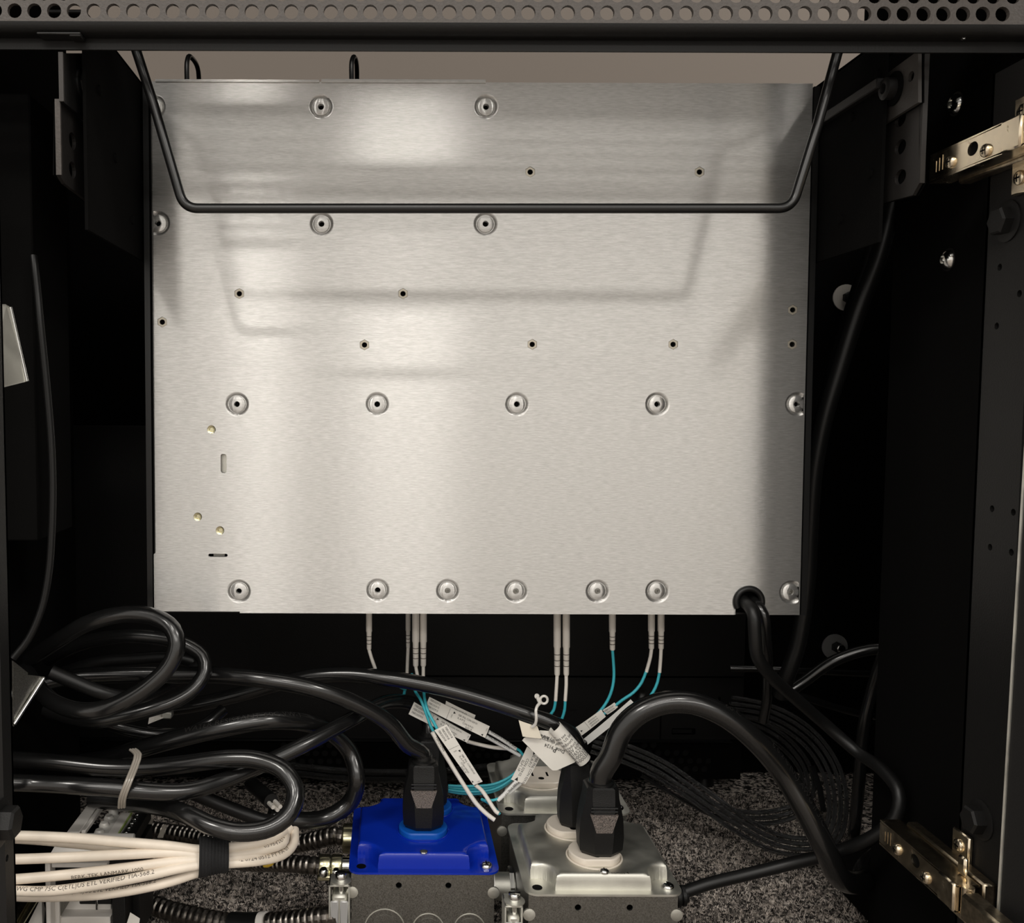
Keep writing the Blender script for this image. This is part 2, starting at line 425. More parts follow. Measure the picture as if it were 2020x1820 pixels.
# perforated header
PITCHX, ROWZ, HR, HD = .01017, .0088, .0037, .497
zr0 = at(900, 24, HD).z; zb = at(900, 64, HD).z; ZH = zb+.092
t = thing('vent_header', 'dark grey perforated metal header with staggered rows of round holes across the top', 'vent panel', (.06, HD, zb))
xc = .06; rows = 5; vs = []; n = 16
mbh = MB()
def cellring(cx, cz, x0, x1, z0, z1):
    V = []; a0 = math.pi/4
    for y_, rad in ((HD, 'r'), (HD, 'c'), (HD+.0026, 'c'), (HD+.0026, 'r')):
        for k in range(n):
            g = 2*math.pi*k/n+a0; c_, s_ = math.cos(g), math.sin(g)
            if rad == 'c': V.append((cx+HR*c_, y_, cz+HR*s_))
            else:
                q = max(abs(c_), abs(s_)); ux, uz = c_/q, s_/q
                V.append((cx+ux*((x1-cx) if ux > 0 else (cx-x0)), y_, cz+uz*((z1-cz) if uz > 0 else (cz-z0))))
    F = []
    for i in range(3):
        for k in range(n):
            k2 = (k+1) % n; F.append((i*n+k, i*n+k2, (i+1)*n+k2, (i+1)*n+k))
    mbh.add(V, F)
XS0, XS1 = -.2605, .3435
for r_ in range(rows):
    z0 = zr0+(r_-.5)*ROWZ; z1 = z0+ROWZ; offx = 0 if r_ % 2 == 0 else PITCHX/2
    p0 = on_x
    base = at(1588, 24, HD).x
    cnt_l = int((base-(XS0+.012))/PITCHX); cnt_r = int((at(1990, 24, HD).x+.001-base)/PITCHX)
    xs = [base+offx+k*PITCHX for k in range(-cnt_l, cnt_r+1)]
    if xs[-1] > at(1992, 24, HD).x+.002: xs.pop()
    for x_ in xs: cellring(x_, (z0+z1)/2, x_-PITCHX/2, x_+PITCHX/2, z0, z1)
    for a_, b_ in ((XS0, xs[0]-PITCHX/2), (xs[-1]+PITCHX/2, XS1)):
        for y_ in (HD, HD+.0026): mbh.add([(a_, y_, z0), (b_, y_, z0), (b_, y_, z1), (a_, y_, z1)], [(0, 1, 2, 3)])
zt = zr0+(rows-.5)*ROWZ; zl = zr0-.5*ROWZ
for y_ in (HD, HD+.0026):
    for za, zc in ((zb+.005, zl), (zt, ZH)): mbh.add([(XS0, y_, za), (XS1, y_, za), (XS1, y_, zc), (XS0, y_, zc)], [(0, 1, 2, 3)])
me_o = mbh.build('perforated_face', 'header_paint', t, smooth=0)
prof = [(HD, zb+.005)]+[(HD+.005-.005*math.cos(R(a)), zb+.005-.005*math.sin(R(a))) for a in (15, 30, 45, 60, 75, 90)]+[(HD+.010, zb), (HD+.010, zb-.0056), (HD+.0116, zb-.0056), (HD+.0116, zb+.0016), (HD+.006, zb+.0016), (HD+.0026, zb+.006)]
mbx = MB(); k = len(prof)
mbx.add([(XS0, a, b_) for a, b_ in prof]+[(XS1, a, b_) for a, b_ in prof], [(i, (i+1) % k, (i+1) % k+k, i+k) for i in range(k)]+[tuple(range(k)), tuple(range(k, 2*k))])
mbx.build('rolled_lip', 'black_frame', t)
p = at(112, 70, HD)
MB().bbox((p.x-.011, HD+.001, zb-.0012), (p.x+.012, HD+.0095, zb+.0002), .0005).build('latch_plate', 'black_rod', t)
MB().bbox((p.x+.006, HD+.001, zb-.0022), (p.x+.012, HD+.009, zb-.001), .0004).build('latch_tongue', 'black_frame', t)
p = at(1900, 83, HD+.006); MB().lathe((p.x, HD+.006, zb-.0008), (0, 0, 1), ((.0002, 0), (.0012, .0004), (.0012, .001)), 10).build('rivet', 'zinc', t)

# ================================================================== brushed chassis
PA = Vector((-.1595, .627, .2412)); EZ = Vector((0, .006, .353)).normalized(); EX = Vector((1, 0, 0)); PN = EX.cross(EZ)
CW, CH = .4370, .3532
def loc2(px, py):
    p = on_plane(px, py, PA, PN)-PA; return p.dot(EX), p.dot(EZ)
def pw(u, v, n_=0): return PA+EX*u+EZ*v+PN*n_
ch = thing('equipment_chassis', 'large brushed steel equipment chassis hung upright in the rack', 'chassis', (.06, .64, .2412))
dimp = [(633,210,0),(959,210,0),(303,210,1),(311,440,1),(634,441,0),(958,441,0),(467,797,0),(744,797,0),(1020,797,0),(1297,797,0),(1573,797,2),(471,1166,0),(745,1164,0),(883,1165,3),(1018,1166,3),(1179,1166,3),(1297,1166,3),(1561,1168,4)]
hexs = [(1046,339),(1380,339),(472,579),(795,579),(320,635),(719,680),(1050,679),(1328,679),(1564,611),(1563,679)]
rnds = [(417,847),(390,1019),(434,1046)]
RD = .0083
cl_u = lambda u: min(max(u, .0009), CW-.0009)
holes = []
for px, py, k in dimp:
    u, v = loc2(px, py); holes.append([(cl_u(a), b_) for a, b_ in circ(u, v, RD, 28)])
for px, py in hexs: holes.append(circ(*loc2(px, py), .0036, 6))
for px, py in rnds: holes.append(circ(*loc2(px, py), .0029, 14))
u0, v0 = loc2(435.5, 933); u1, v1 = loc2(446.5, 895); holes.append(rrect(u0, v0, u1, v1, .0015))
u2, v2 = loc2(411, 1098); u3, v3 = loc2(449, 1092); holes.append(rrect(u2, v2, u3, v3, .0009, 2))
gu, gv = loc2(1477, 1186)
ou = [(0, .001)]; 
nl = loc2(303, 1090)[1]; nb = loc2(473, 1207)[0]
ou += [(nb, .001), (nb, .0), (gu-.0088, 0)]+[(gu+.0088*math.cos(R(a)), gv+.0088*math.sin(R(a))) for a in range(180, -1, -15)]+[(gu+.0088, 0), (CW, 0), (CW, CH)]
ou += [(0+.0012, CH), (.0012, nl), (0, nl-.001)]
MB().plate(ou, holes, PA, EX, EZ, .0015).build('face_panel', 'brushed', ch, smooth=0)
# dimples with screw holes
for px, py, k in dimp:
    u, v = loc2(px, py); O = pw(u, v)
    def cf(p):
        a = (p-PA).dot(EX); return p+EX*(cl_u(a)-a)
    d = MB().lathe(O, PN, ((RD, 0), (RD-.0006, -.0001), (.0068, -.0008), (.0061, -.0022), (.0057, -.0022), (.0055, -.0009), (.0051, -.0006), (.0020, -.0006), (.0018, -.0010), (.0018, -.0045)), 28, cap0=False, cap1=False, clampf=cf).build('dimple', 'brushed', ch)
    if k in (3, 4): MB().lathe(O, PN, ((.0032, -.0030), (.0032, -.0017), (.0022, -.0012), (.0008, -.0012), (.0007, -.0022)), 14).build('screw', 'galvanised_dark', d)
    else: MB().lathe(O, PN, ((.0030, -.0044), (.0030, -.004)), 12).build('screw_hole', 'dark_void', d)
for px, py in hexs:
    u, v = loc2(px, py); O = pw(u, v)
    d = MB().plate(circ(0, 0, .0034, 6), [circ(0, 0, .0018, 12)], O-PN*.0003, EX, EZ, .003).build('hex_standoff', 'standoff_steel', ch, smooth=0)
    MB().lathe(O, PN, ((.0024, -.004), (.0024, -.003)), 10).build('bore', 'dark_void', d)
for px, py in rnds:
    u, v = loc2(px, py); MB().lathe(pw(u, v), PN, ((.0031, -.0016), (.0029, -.0004), (.0024, -.0007), (.0016, -.0008), (.0013, -.0015), (.0002, -.0015)), 16).build('rivet', 'zinc_yellow', ch)
MB().box((0, 0, 0), (1, 1, 1), Matrix.Translation(pw((u0+u1)/2, v0, -.004)) @ Matrix(((.007, 0, 0, -.0035), (0, .001, 0, 0), (0, 0, .0125, 0), (0, 0, 0, 1)))).build('slot_tab', 'galvanised', ch, smooth=0)
MB().box((0, 0, 0), (1, 1, 1), Matrix.Translation(pw(u2+.003, v2, -.003)) @ Matrix(((.0075, 0, 0, 0), (0, .001, 0, 0), (0, 0, .003, 0), (0, 0, 0, 1)))).build('slot_tab', 'galvanised_dark', ch, smooth=0)
# top lips, side flanges, shell
a, _ = loc2(307, 160); b_, _ = loc2(630, 160); c, _ = loc2(634, 160); d, _ = loc2(958, 160)
for x0, x1, h in ((a, b_, .0012), (c, d, .0017)):
    pr = [(-.0005, CH-.0008), (.0006, CH-.0006), (.0008, CH), (.0005, CH+h), (-.014, CH+h), (-.014, CH+h-.0012)]
    k = len(pr); q = MB(); q.add([pw(x0, v, n_) for n_, v in pr]+[pw(x1, v, n_) for n_, v in pr], [(i, (i+1) % k, (i+1) % k+k, i+k) for i in range(k)]+[tuple(range(k)), tuple(range(k, 2*k))])
    q.build('top_lip', 'brushed', ch)
def slab(lo, hi, M=None):  # in panel coordinates (u, v, n)
    return [pw(u, v, n_) for u, v, n_ in ((lo[0],lo[1],lo[2]),(hi[0],lo[1],lo[2]),(hi[0],hi[1],lo[2]),(lo[0],hi[1],lo[2]),(lo[0],lo[1],hi[2]),(hi[0],lo[1],hi[2]),(hi[0],hi[1],hi[2]),(lo[0],hi[1],hi[2]))]
BF = ((3,2,1,0),(4,5,6,7),(0,1,5,4),(1,2,6,5),(2,3,7,6),(3,0,4,7))
q = MB(); q.add(slab((.0005, .0005, -.095), (CW-.0005, CH-.0005, -.0062)), BF); q.build('shell', 'black_paint', ch, smooth=0)
q = MB(); q.add(slab((.0, .0, -.0062), (.0012, CH-.001, -.0016)), BF); q.add(slab((CW-.0012, .0, -.0062), (CW, CH-.001, -.0016)), BF)
q.add(slab((0, 0, -.0062), (CW, .0012, -.0016)), BF); q.add(slab((0, CH-.0014, -.0062), (CW, CH-.0002, -.0016)), BF); q.build('rim', 'black_frame', ch, smooth=0)
for s_ in (-1, 1):
    q = MB(); x0 = -.0045 if s_ < 0 else CW+.0008; q.add(slab((x0, .0, -.09), (x0+.0037, CH-.002, .0005)), BF)
    q.build('side_flange', 'black_rod', ch, smooth=0)
# rubber grommet in the lower edge
q = MB(); pts = [pw(gu+.0088*math.cos(R(a)), gv+.0088*math.sin(R(a)), .0005) for a in range(-32, 213, 8)]
q.tube(pts, .0021, 10); q.build('grommet', 'black_pvc_matte', ch)

# ================================================================== rack hardware
def screw(parent, O, axis, r, h, mat='zinc', slot='cross', name='screw', bore=True):
    a = Vector(axis).normalized(); O = Vector(O)
    s_ = MB().lathe(O, a, ((r*1.0, -.0002), (r, h*.35), (r*.9, h*.7), (r*.62, h*.95), (r*.15, h)), 18).build(name, mat, parent)
    t = Vector((1, 0, 0)) if abs(a.x) < .8 else Vector((0, 0, 1)); u = (t-a*t.dot(a)).normalized(); v = a.cross(u)
    M = Matrix((( u.x, v.x, a.x, O.x), (u.y, v.y, a.y, O.y), (u.z, v.z, a.z, O.z), (0, 0, 0, 1)))
    q = MB(); q.box((-r*.55, -r*.11, h*.8), (r*.55, r*.11, h*1.01), M)
    if slot == 'cross': q.box((-r*.11, -r*.55, h*.8), (r*.11, r*.55, h*1.01), M)
    q.build('slot', 'dark_void', s_, smooth=0)
    return s_
def hexbolt(name, O, axis, r, h, label, group=None, mat='black_frame'):
    O = Vector(O); a = Vector(axis).normalized()
    t = thing(name, label, 'bolt', O, group)
    MB().lathe(O, a, ((r*1.45, 0), (r*1.45, .0008), (r*1.2, .0014)), 24).build('flange', mat, t)
    MB().lathe(O, a, ((r, .0008), (r, h*.85), (r*.86, h)), 6).build('hex_head', mat, t, smooth=20)
    return t
def dome(name, O, axis, r, label, group, mat='zinc'):
    O = Vector(O); a = Vector(axis).normalized(); t = thing(name, label, 'screw', O, group)
    MB().lathe(O, a, ((r*1.15, 0), (r*1.15, .0006)), 20).build('washer', 'black_frame', t)
    MB().lathe(O, a, ((r, .0004), (r*.92, r*.3), (r*.7, r*.55), (r*.42, r*.66), (r*.40, r*.4), (r*.05, r*.35)), 20).build('button_head', mat, t)
    return t

# right rack bracket (plates in the y-z plane at X = .292, facing left)
def yz(px, py, X, s_): p = on_x(px, py, X); return (s_*p.y, p.z)
XB = .292
rb = thing('rack_bracket', 'black rack mounting bracket with oblong holes above the upper hinge', 'bracket', (XB, .55, .47), 'rack mounting brackets')
def plate_x(name, X, s_, poly, holes, th, mat, parent):
    return MB().plate(poly, holes, (X, 0, 0), (0, s_, 0), (0, 0, 1), th).build(name, mat, parent, smooth=0)
hc = []
for px, py, rx, ry in ((1776,235,.006,.0042),(1776,290,.006,.0042),(1776,349,.006,.0042)):
    a_, b_ = yz(px, py, XB, -1); hc.append(circ(a_, b_, rx, 18, ry))
p0 = yz(1813, 205, XB, -1); p1 = yz(1813, 362, XB, -1); p2 = yz(1722, 405, XB, -1); p3 = yz(1722, 240, XB, -1)
p1b = yz(1800, 385, XB, -1)
plate_x('lower_plate', XB, -1, [p0, p3, p2, p1b, p1], hc, .002, 'bracket_paint', rb)
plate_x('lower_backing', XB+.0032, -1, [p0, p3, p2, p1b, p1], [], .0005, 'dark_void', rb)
XU = XB-.004; hc = []
for px, py, rx, ry in ((1738,190,.0032,.0028),(1797,151,.0032,.0028)):
    a_, b_ = yz(px, py, XU, -1); hc.append(circ(a_, b_, rx, 14, ry))
q0 = yz(1811, 100, XU, -1); q1 = yz(1811, 202, XU, -1); q2 = yz(1722, 258, XU, -1); q3 = yz(1722, 165, XU, -1)
plate_x('upper_plate', XU, -1, [q0, q3, q2, q1], hc, .002, 'bracket_light', rb)
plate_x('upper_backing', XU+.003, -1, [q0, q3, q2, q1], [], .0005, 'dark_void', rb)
MB().box((XB-.0005, p1[0]*-1-.0016, p1[1]), (XB+.0022, p1[0]*-1, q0[1])).build('front_edge', 'bracket_paint', rb, smooth=0)
O = on_x(1765, 175, XU)
MB().lathe(O, (-1, 0, 0), ((.0095, 0), (.0095, .001), (.0085, .0014)), 24).build('washer', 'black_paint', rb)
MB().lathe(O, (-1, 0, 0), ((.0062, .001), (.0062, .006), (.0052, .0068), (.003, .0068), (.0028, .004)), 20).build('bolt', 'black_frame', rb)
# right side arm that carries the chassis
ra = thing('rack_side_arm', 'black steel side arm joining the chassis to the perforated bracket', 'bracket', (.288, .60, .45), 'rack side arms')
zt_ = .5955
MB().box((.2835, .553, .478), (.2855, .76, zt_)).build('arm_plate', 'black_paint', ra, smooth=0)
MB().bbox((.2835, .553, zt_-.002), (.302, .76, zt_), .0005).build('top_flange', 'black_frame', ra, smooth=0)
MB().bbox((.279, .553, zt_-.030), (.2835, .66, zt_-.024), .0006).build('guide_rib', 'black_frame', ra)
for yy, zz in ((.56, .575), (.59, .56), (.565, .52), (.60, .50)):
    MB().lathe((.2835, yy, zz), (-1, 0, 0), ((.003, 0), (.0026, .0012), (.001, .0016)), 12).build('rivet', 'black_paint', ra)
# left bracket and arm
XBL = -.176
lb = thing('rack_bracket', 'black rack mounting bracket with round holes at the left of the chassis', 'bracket', (XBL, .52, .47), 'rack mounting brackets')
hc = []
for px, py, rx, ry in ((143,278,.0055,.0045),(143,335,.0055,.0045)):
    a_, b_ = yz(px, py, XBL, 1); hc.append(circ(a_, b_, rx, 18, ry))
p0 = yz(120, 200, XBL, 1); p1 = yz(118, 345, XBL, 1); p2 = yz(175, 398, XBL, 1); p3 = yz(175, 250, XBL, 1)
plate_x('lower_plate', XBL, 1, [p0, p1, yz(128, 362, XBL, 1), p2, p3], hc, .002, 'bracket_paint', lb)
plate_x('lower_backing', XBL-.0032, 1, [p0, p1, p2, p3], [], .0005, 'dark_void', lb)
q0 = yz(124, 105, XBL+.003, 1); q1 = yz(124, 200, XBL+.003, 1); q2 = yz(182, 247, XBL+.003, 1); q3 = yz(182, 105, XBL+.003, 1)
plate_x('upper_plate', XBL+.003, 1, [q0, q1, q2, q3], [], .002, 'black_frame', lb)
MB().box((XBL-.0018, p1[0]-.0005, p1[1]), (XBL+.001, p1[0]+.001, p0[1])).build('lower_edge', 'header_paint', lb, smooth=0)
MB().box((XBL+.0012, q1[0]-.0005, q1[1]), (XBL+.0036, q1[0]+.001, q0[1])).build('upper_edge', 'bracket_light', lb, smooth=0)
O = on_x(160, 165, XBL+.003)
MB().lathe(O, (1, 0, 0), ((.0085, 0), (.0085, .001), (.0075, .0014)), 24).build('washer', 'black_rod', lb)
MB().lathe(O, (1, 0, 0), ((.0055, .001), (.0055, .005), (.0046, .0058), (.0026, .0058), (.0024, .003)), 6).build('bolt', 'black_rod', lb, smooth=20)
la = thing('rack_side_arm', 'black steel side arm behind the left round-holed bracket', 'bracket', (-.17, .60, .45), 'rack side arms')
MB().box((-.1680, .522, .478), (-.1662, .76, zt_)).build('arm_plate', 'black_paint', la, smooth=0)
MB().bbox((-.186, .522, zt_-.002), (-.1662, .76, zt_), .0005).build('top_flange', 'black_frame', la, smooth=0)
for yy, zz in ((.545, .56), (.575, .53), (.61, .50)):
    MB().lathe((-.1662, yy, zz), (1, 0, 0), ((.003, 0), (.0026, .0012), (.001, .0016)), 12).build('rivet', 'black_paint', la)
# dark equipment side at upper left
q = MB(); a_ = at(-20, 183, .56); c_ = at(58, 183, .56)
q.bbox((a_.x-.06, .56, .30), (c_.x, .62, c_.z), .001); tag(q.build('cable_duct', 'black_paint'), 'black square duct at the far upper left behind the bracket', 'duct')

# lacing bar: bent black rod
DB = .54
bar = [at(256, 60, DB), at(303, 205, DB), at(363, 411, DB), at(1562, 411, DB), at(1612, 250, DB), at(1663, 64, DB)]
bar = [Vector((-.172, .575, .5955))]+bar+[Vector((.290, .575, .5955))]
mb = MB().tube(fillet(bar, .011, 10), .0028, 16)
tag(mb.build('lacing_bar', 'black_rod'), 'bent black steel lacing rod hanging across the brushed panel', 'rod')
# wire loops above the chassis
for pts, lab in (([(369,172,.655),(369,122,.655),(372,112,.657),(378,114,.665),(391,140,.70),(393,175,.71)], 'thin black wire loop above the upper left corner of the chassis'),
                 ([(694,172,.655),(694,122,.655),(697,113,.657),(701,116,.665),(704,140,.70),(704,175,.71)], 'thin black wire loop above the middle of the chassis top edge')):
    tag(MB().tube(wpath(pts, .002), .0017, 10).build('wire_loop', 'black_rod'), lab, 'wire loop', 'wire loops on the chassis top')

# ------------------------------------------------------------------ hinges
def hinge(dx, dy, z, label):
    X = .302; t = thing('hinge_assembly', label, 'hinge', (X+dx, .49+dy, z), 'nickel door hinges')
    def P(x, y, zz): return Vector((x+dx, y+dy, zz+z))
    y0, y1, hh = .436, .536, .0072
    # channel arm: face plus two folded sides, tapering to the far end
    q = MB(); hl = []
    hol = [circ(-.497, .0012, .0045, 16, .0036)]
    ol = [(-y1, -.0062), (-.478, -hh), (-.470, -hh-.0006), (-.4595, -hh-.0004), (-.4575, -hh), (-.4575, hh), (-.4595, hh+.0004), (-.470, hh+.0006), (-.478, hh), (-y1, .0062)]
    q.plate([(a_-dy, b_+z) for a_, b_ in ol], [[(a_-dy, b_+z) for a_, b_ in h_] for h_ in hol], (X+dx, 0, 0), (0, -1, 0), (0, 0, 1), .0012)
    for s_ in (-1, 1): q.box(P(X, .4575, s_*hh-.0006 if s_ > 0 else s_*hh-.0006), P(X+.012, y1, s_*hh+.0006))
    q.build('arm', 'nickel', t)
    q = MB(); q.box(P(X+.0013, .486, -.005), P(X+.0018, .508, .005)); q.build('arm_slot', 'dark_void', t, smooth=0)
    # embossed cover cap near the knuckle
    q = MB(); q.bbox(P(X-.0012, .4585, -.0078), P(X+.001, .4735, .0078), .0009); q.build('cover_cap', 'nickel', t)
    q = MB(); q.cyl(P(X+.004, .4545, -.0085), P(X+.004, .4545, .0085), .0032, 16); q.build('knuckle_pin', 'nickel', t)
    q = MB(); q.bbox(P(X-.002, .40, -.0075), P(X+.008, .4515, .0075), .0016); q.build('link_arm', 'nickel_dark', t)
    # mounting plate with two wings
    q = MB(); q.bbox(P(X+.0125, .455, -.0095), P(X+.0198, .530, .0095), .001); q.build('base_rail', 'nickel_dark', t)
    for s_ in (-1, 1):
        w_ = MB(); lo = P(X+.017, .476, min(s_*.008, s_*.0245)); hi = P(X+.0198, .4915, max(s_*.008, s_*.0245)); w_.bbox(lo, hi, .0008)
        wo = w_.build('plate_wing', 'nickel', t)
        screw(wo, P(X+.017, .4845, s_*.0165), (-1, 0, 0), .0038, .0018, 'nickel')
    q = MB(); q.bbox(P(X+.008, .4645, .008), P(X+.0105, .4715, .0185), .0011); q.build('release_tab', 'nickel', t)
    for yy, zz in ((.5155, -.001), (.4855, -.0028)):
        screw(t, P(X, yy, zz), (-1, 0, 0), .0034, .0022, 'nickel')
    for k in range(3): q = MB(); q.box(P(X-.0002, .5295-.003*k, -.003), P(X+.0001, .5299-.003*k, .003+.001*k)); q.build('embossed_mark', 'nickel_dark', t, smooth=0)
    return t
hz = on_x(1825, 338, .302)
hinge(0, 0, hz.z, 'nickel cabinet hinge on the right upright, upper of the two')
hz2 = on_x(1765, 1666, .302)
hinge(0, .025, hz2.z, 'dusty nickel cabinet hinge on the right upright, lower of the two')
# door standing open to the right, only its hinge edge shows
q = MB(); a_ = at(2021, 930, .466); c_ = at(1971, 1772, .466)
dx = (a_-c_)/(a_.z-c_.z); lo_ = c_-dx*(c_.z+.02-.02); 
def dl(z_): return c_+dx*(z_-c_.z)
vs = []
for z_ in (-.0, .80):
    b0 = dl(z_); vs += [b0, b0+Vector((.014, .006, 0)), b0+Vector((.134, -.264, 0)), b0+Vector((.120, -.270, 0))]
q.add(vs, ((0,1,2,3),(7,6,5,4),(0,4,5,1),(1,5,6,2),(2,6,7,3),(3,7,4,0)))
dr = q.build('door_1', 'black_frame', smooth=0); tag(dr, kind='structure')
q = MB(); q.ribbon([dl(.02)+Vector((-.0004, -.0004, 0)), dl(.78)+Vector((-.0004, -.0004, 0))], (.4, -.9, 0), .0011, .001)
q.build('lit_edge_strip', 'galvanised', dr, smooth=0)  # pale metal line puts the light along the black door's edge into colour
# bolts and dome screws on the right and left sides
hexbolt('hex_bolt', on_x(1988, 436, .322), (-1, 0, 0), .0075, .007, 'black hex bolt just below the upper nickel hinge', 'black hex bolts')
hexbolt('hex_bolt', on_x(1936, 1616, .322)+Vector((0, 0, 0)), (-1, 0, 0), .0075, .008, 'black hex bolt just above the lower nickel hinge', 'black hex bolts')
hexbolt('hex_bolt', on_x(0, 1622, -.2), (1, 0, 0), .0085, .009, 'black hex bolt on the left upright above the white cables', 'black hex bolts')
dome('button_screw', on_x(1887, 205, XR), (-1, 0, 0), .0062, 'shiny button head screw above the upper hinge, beside the bracket', 'button head screws')
dome('button_screw', on_x(1872, 512, XR), (-1, 0, 0), .0062, 'shiny button head screw midway down the black right side', 'button head screws')
dome('button_screw', on_x(1735, 1746, .3535)+Vector((0, 0, 0)), (-1, 0, 0), .0058, 'brass coloured round stud low on the right base rail', 'button head screws', 'zinc_yellow')
# fender washers with nuts on the rear panel
for px, py, lab in ((1668, 587, 'round pale fender washer with nut right of the chassis, upper one'), (1646, 1275, 'round grey fender washer with nut below the chassis corner, lower one')):
    wm = 'sleeve_white' if py < 900 else 'washer_steel'; O = at(px, py, .955); t = thing('fender_washer', lab, 'washer', O, 'fender washers on the rear panel')
    MB().lathe(O, (0, -1, 0), ((.0132, 0), (.0132, .0014), (.0045, .0014)), 28).build('washer', wm, t)
    MB().lathe(O+Vector((.0015, 0, 0)), (0, -1, 0), ((.0058, .001), (.0058, .006), (.005, .0066)), 6).build('nut', 'black_frame', t, smooth=20)
    MB().lathe(O+Vector((.0025, 0, 0)), (0, -1, 0), ((.0042, .005), (.0042, .010), (.0034, .0106), (.0018, .0106)), 14).build('stud', 'zinc', t)

# steel sheets poking in at the left
def sheet(name, poly, lab, fold, mat='galvanised'):
    pts = [at(*p) for p in poly]; t = thing(name, lab, 'bracket', sum(pts, Vector())/len(pts), 'folded steel brackets at the left')
    nn = (pts[1]-pts[0]).cross(pts[2]-pts[0]).normalized()
    if nn.y > 0: nn = -nn
    k = len(pts); q = MB(); q.add([p+nn*.0006 for p in pts]+[p-nn*.0006 for p in pts], [tuple(range(k)), tuple(range(k, 2*k))[::-1]]+[(i, (i+1) % k, (i+1) % k+k, i+k) for i in range(k)])
    q.build('sheet', mat, t, smooth=0)
    a, b_ = at(*fold[0]), at(*fold[1]); MB().tube(catmull([a, b_], .004), .0011, 10).build('folded_edge', 'zinc', t)
    return t
sheet('steel_bracket', [(-30, 600, .50), (12, 602, .51), (22, 608, .515), (54, 750, .515), (6, 762, .50), (-30, 764, .49)], 'folded galvanised steel bracket entering at the left beside the chassis', ((20, 606, .514), (53, 752, .514)))
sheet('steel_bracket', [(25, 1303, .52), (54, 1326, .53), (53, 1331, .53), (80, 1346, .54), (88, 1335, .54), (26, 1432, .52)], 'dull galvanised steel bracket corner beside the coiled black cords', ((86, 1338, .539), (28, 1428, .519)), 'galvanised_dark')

# ================================================================== black equipment behind, under the chassis
DE = .905
eq = thing('rear_equipment', 'black steel equipment case standing behind the outlet boxes', 'equipment', (.12, DE, 0))
ex1 = at(1466, 1400, DE).x; ex0 = -.33; zs = at(1300, 1458, DE).z; zg = at(1300, 1335, DE).z
sl = [(1325, 1436), (1372, 1449)]; p0 = at(*sl[0], DE); p1 = at(*sl[1], DE)
hol = [rrect(p0.x, p1.z, p1.x, p0.z, .0012, 2)]
p = at(1440, 1396, DE); hol.append(circ(p.x, p.z, .0033, 14)); p = at(1419, 1386, DE); hol.append(rrect(p.x-.0012, p.z-.005, p.x+.0012, p.z+.006, .001, 2))
MB().plate([(ex0, zs), (ex1, zs), (ex1, zg-.0008), (ex0, zg-.0008)], hol, (0, DE, 0), (1, 0, 0), (0, 0, 1), .0015).build('lower_cover', 'black_frame', eq, smooth=0)
MB().bbox((ex0, DE-.001, zg+.0008), (ex1, DE+.002, .36), .0006).build('upper_cover', 'black_frame', eq)
MB().box((ex0+.002, DE+.006, .012), (ex1-.002, DE+.045, .355)).build('case', 'dark_void', eq, smooth=0)
MB().bbox((p0.x+.001, DE+.001, p1.z+.001), (p1.x-.003, DE+.003, p0.z-.0015), .0005).build('slot_insert', 'black_rod', eq)
p = at(1303, 1425, DE); MB().box((p.x-.0007, DE-.0004, zs), (p.x+.0007, DE, p.z+.010)).build('seam', 'dark_void', eq, smooth=0)
p = at(1262, 1366, DE); MB().lathe((p.x, DE-.0004, p.z), (0, -1, 0), ((.006, 0), (.006, .0006), (.0045, .0006), (.004, .0002)), 20).build('round_latch', 'black_rod', eq)
p = at(1115, 1400, DE); MB().bbox((p.x-.028, DE-.0012, p.z-.0006), (p.x+.012, DE, p.z+.0006), .0003).build('ridge', 'black_rod', eq)
hol = []
for r_, (y_, xs) in enumerate((((1470), range(1272, 1300, 18)), ((1485), range(1281, 1370, 18)), ((1501), range(1308, 1410, 18)), ((1517), range(1318, 1400, 18)))):
    for x_ in xs: p = at(x_, y_, DE+.002); hol.append(circ(p.x, p.z, .0034, 10))
for y_, xs in ((1470, range(560, 690, 18)), (1486, range(569, 690, 18)), (1502, range(560, 690, 18))):
    for x_ in xs: p = at(x_, y_, DE+.002); hol.append(circ(p.x, p.z, .0034, 10))
for y_, xs in ((1476, range(935, 1000, 18)), (1490, range(926, 1000, 18))):
    for x_ in xs: p = at(x_, y_, DE+.002); hol.append(circ(p.x, p.z, .0034, 10))
MB().plate([(ex0, .012), (ex1, .012), (ex1, zs-.001), (ex0, zs-.001)], hol, (0, DE+.002, 0), (1, 0, 0), (0, 0, 1), .0012).build('perforated_base', 'black_paint', eq, smooth=0)
for h_ in hol:
    cx = sum(a for a, b_ in h_)/len(h_); cz_ = sum(b_ for a, b_ in h_)/len(h_)
q = MB(); q.box((ex0+.003, DE+.0045, .014), (ex1-.003, DE+.0050, zs-.003)); q.build('filter_screen', 'black_frame', eq, smooth=0)
MB().bbox((ex0, DE-.006, zs-.0012), (ex1-.012, DE, zs), .0004).build('base_lip', 'black_rod', eq)
for xx in (ex0+.03, ex1-.03): MB().lathe((xx, DE+.02, 0), (0, 0, 1), ((.010, 0), (.008, .012)), 14).build('foot', 'black_pvc_matte', eq)

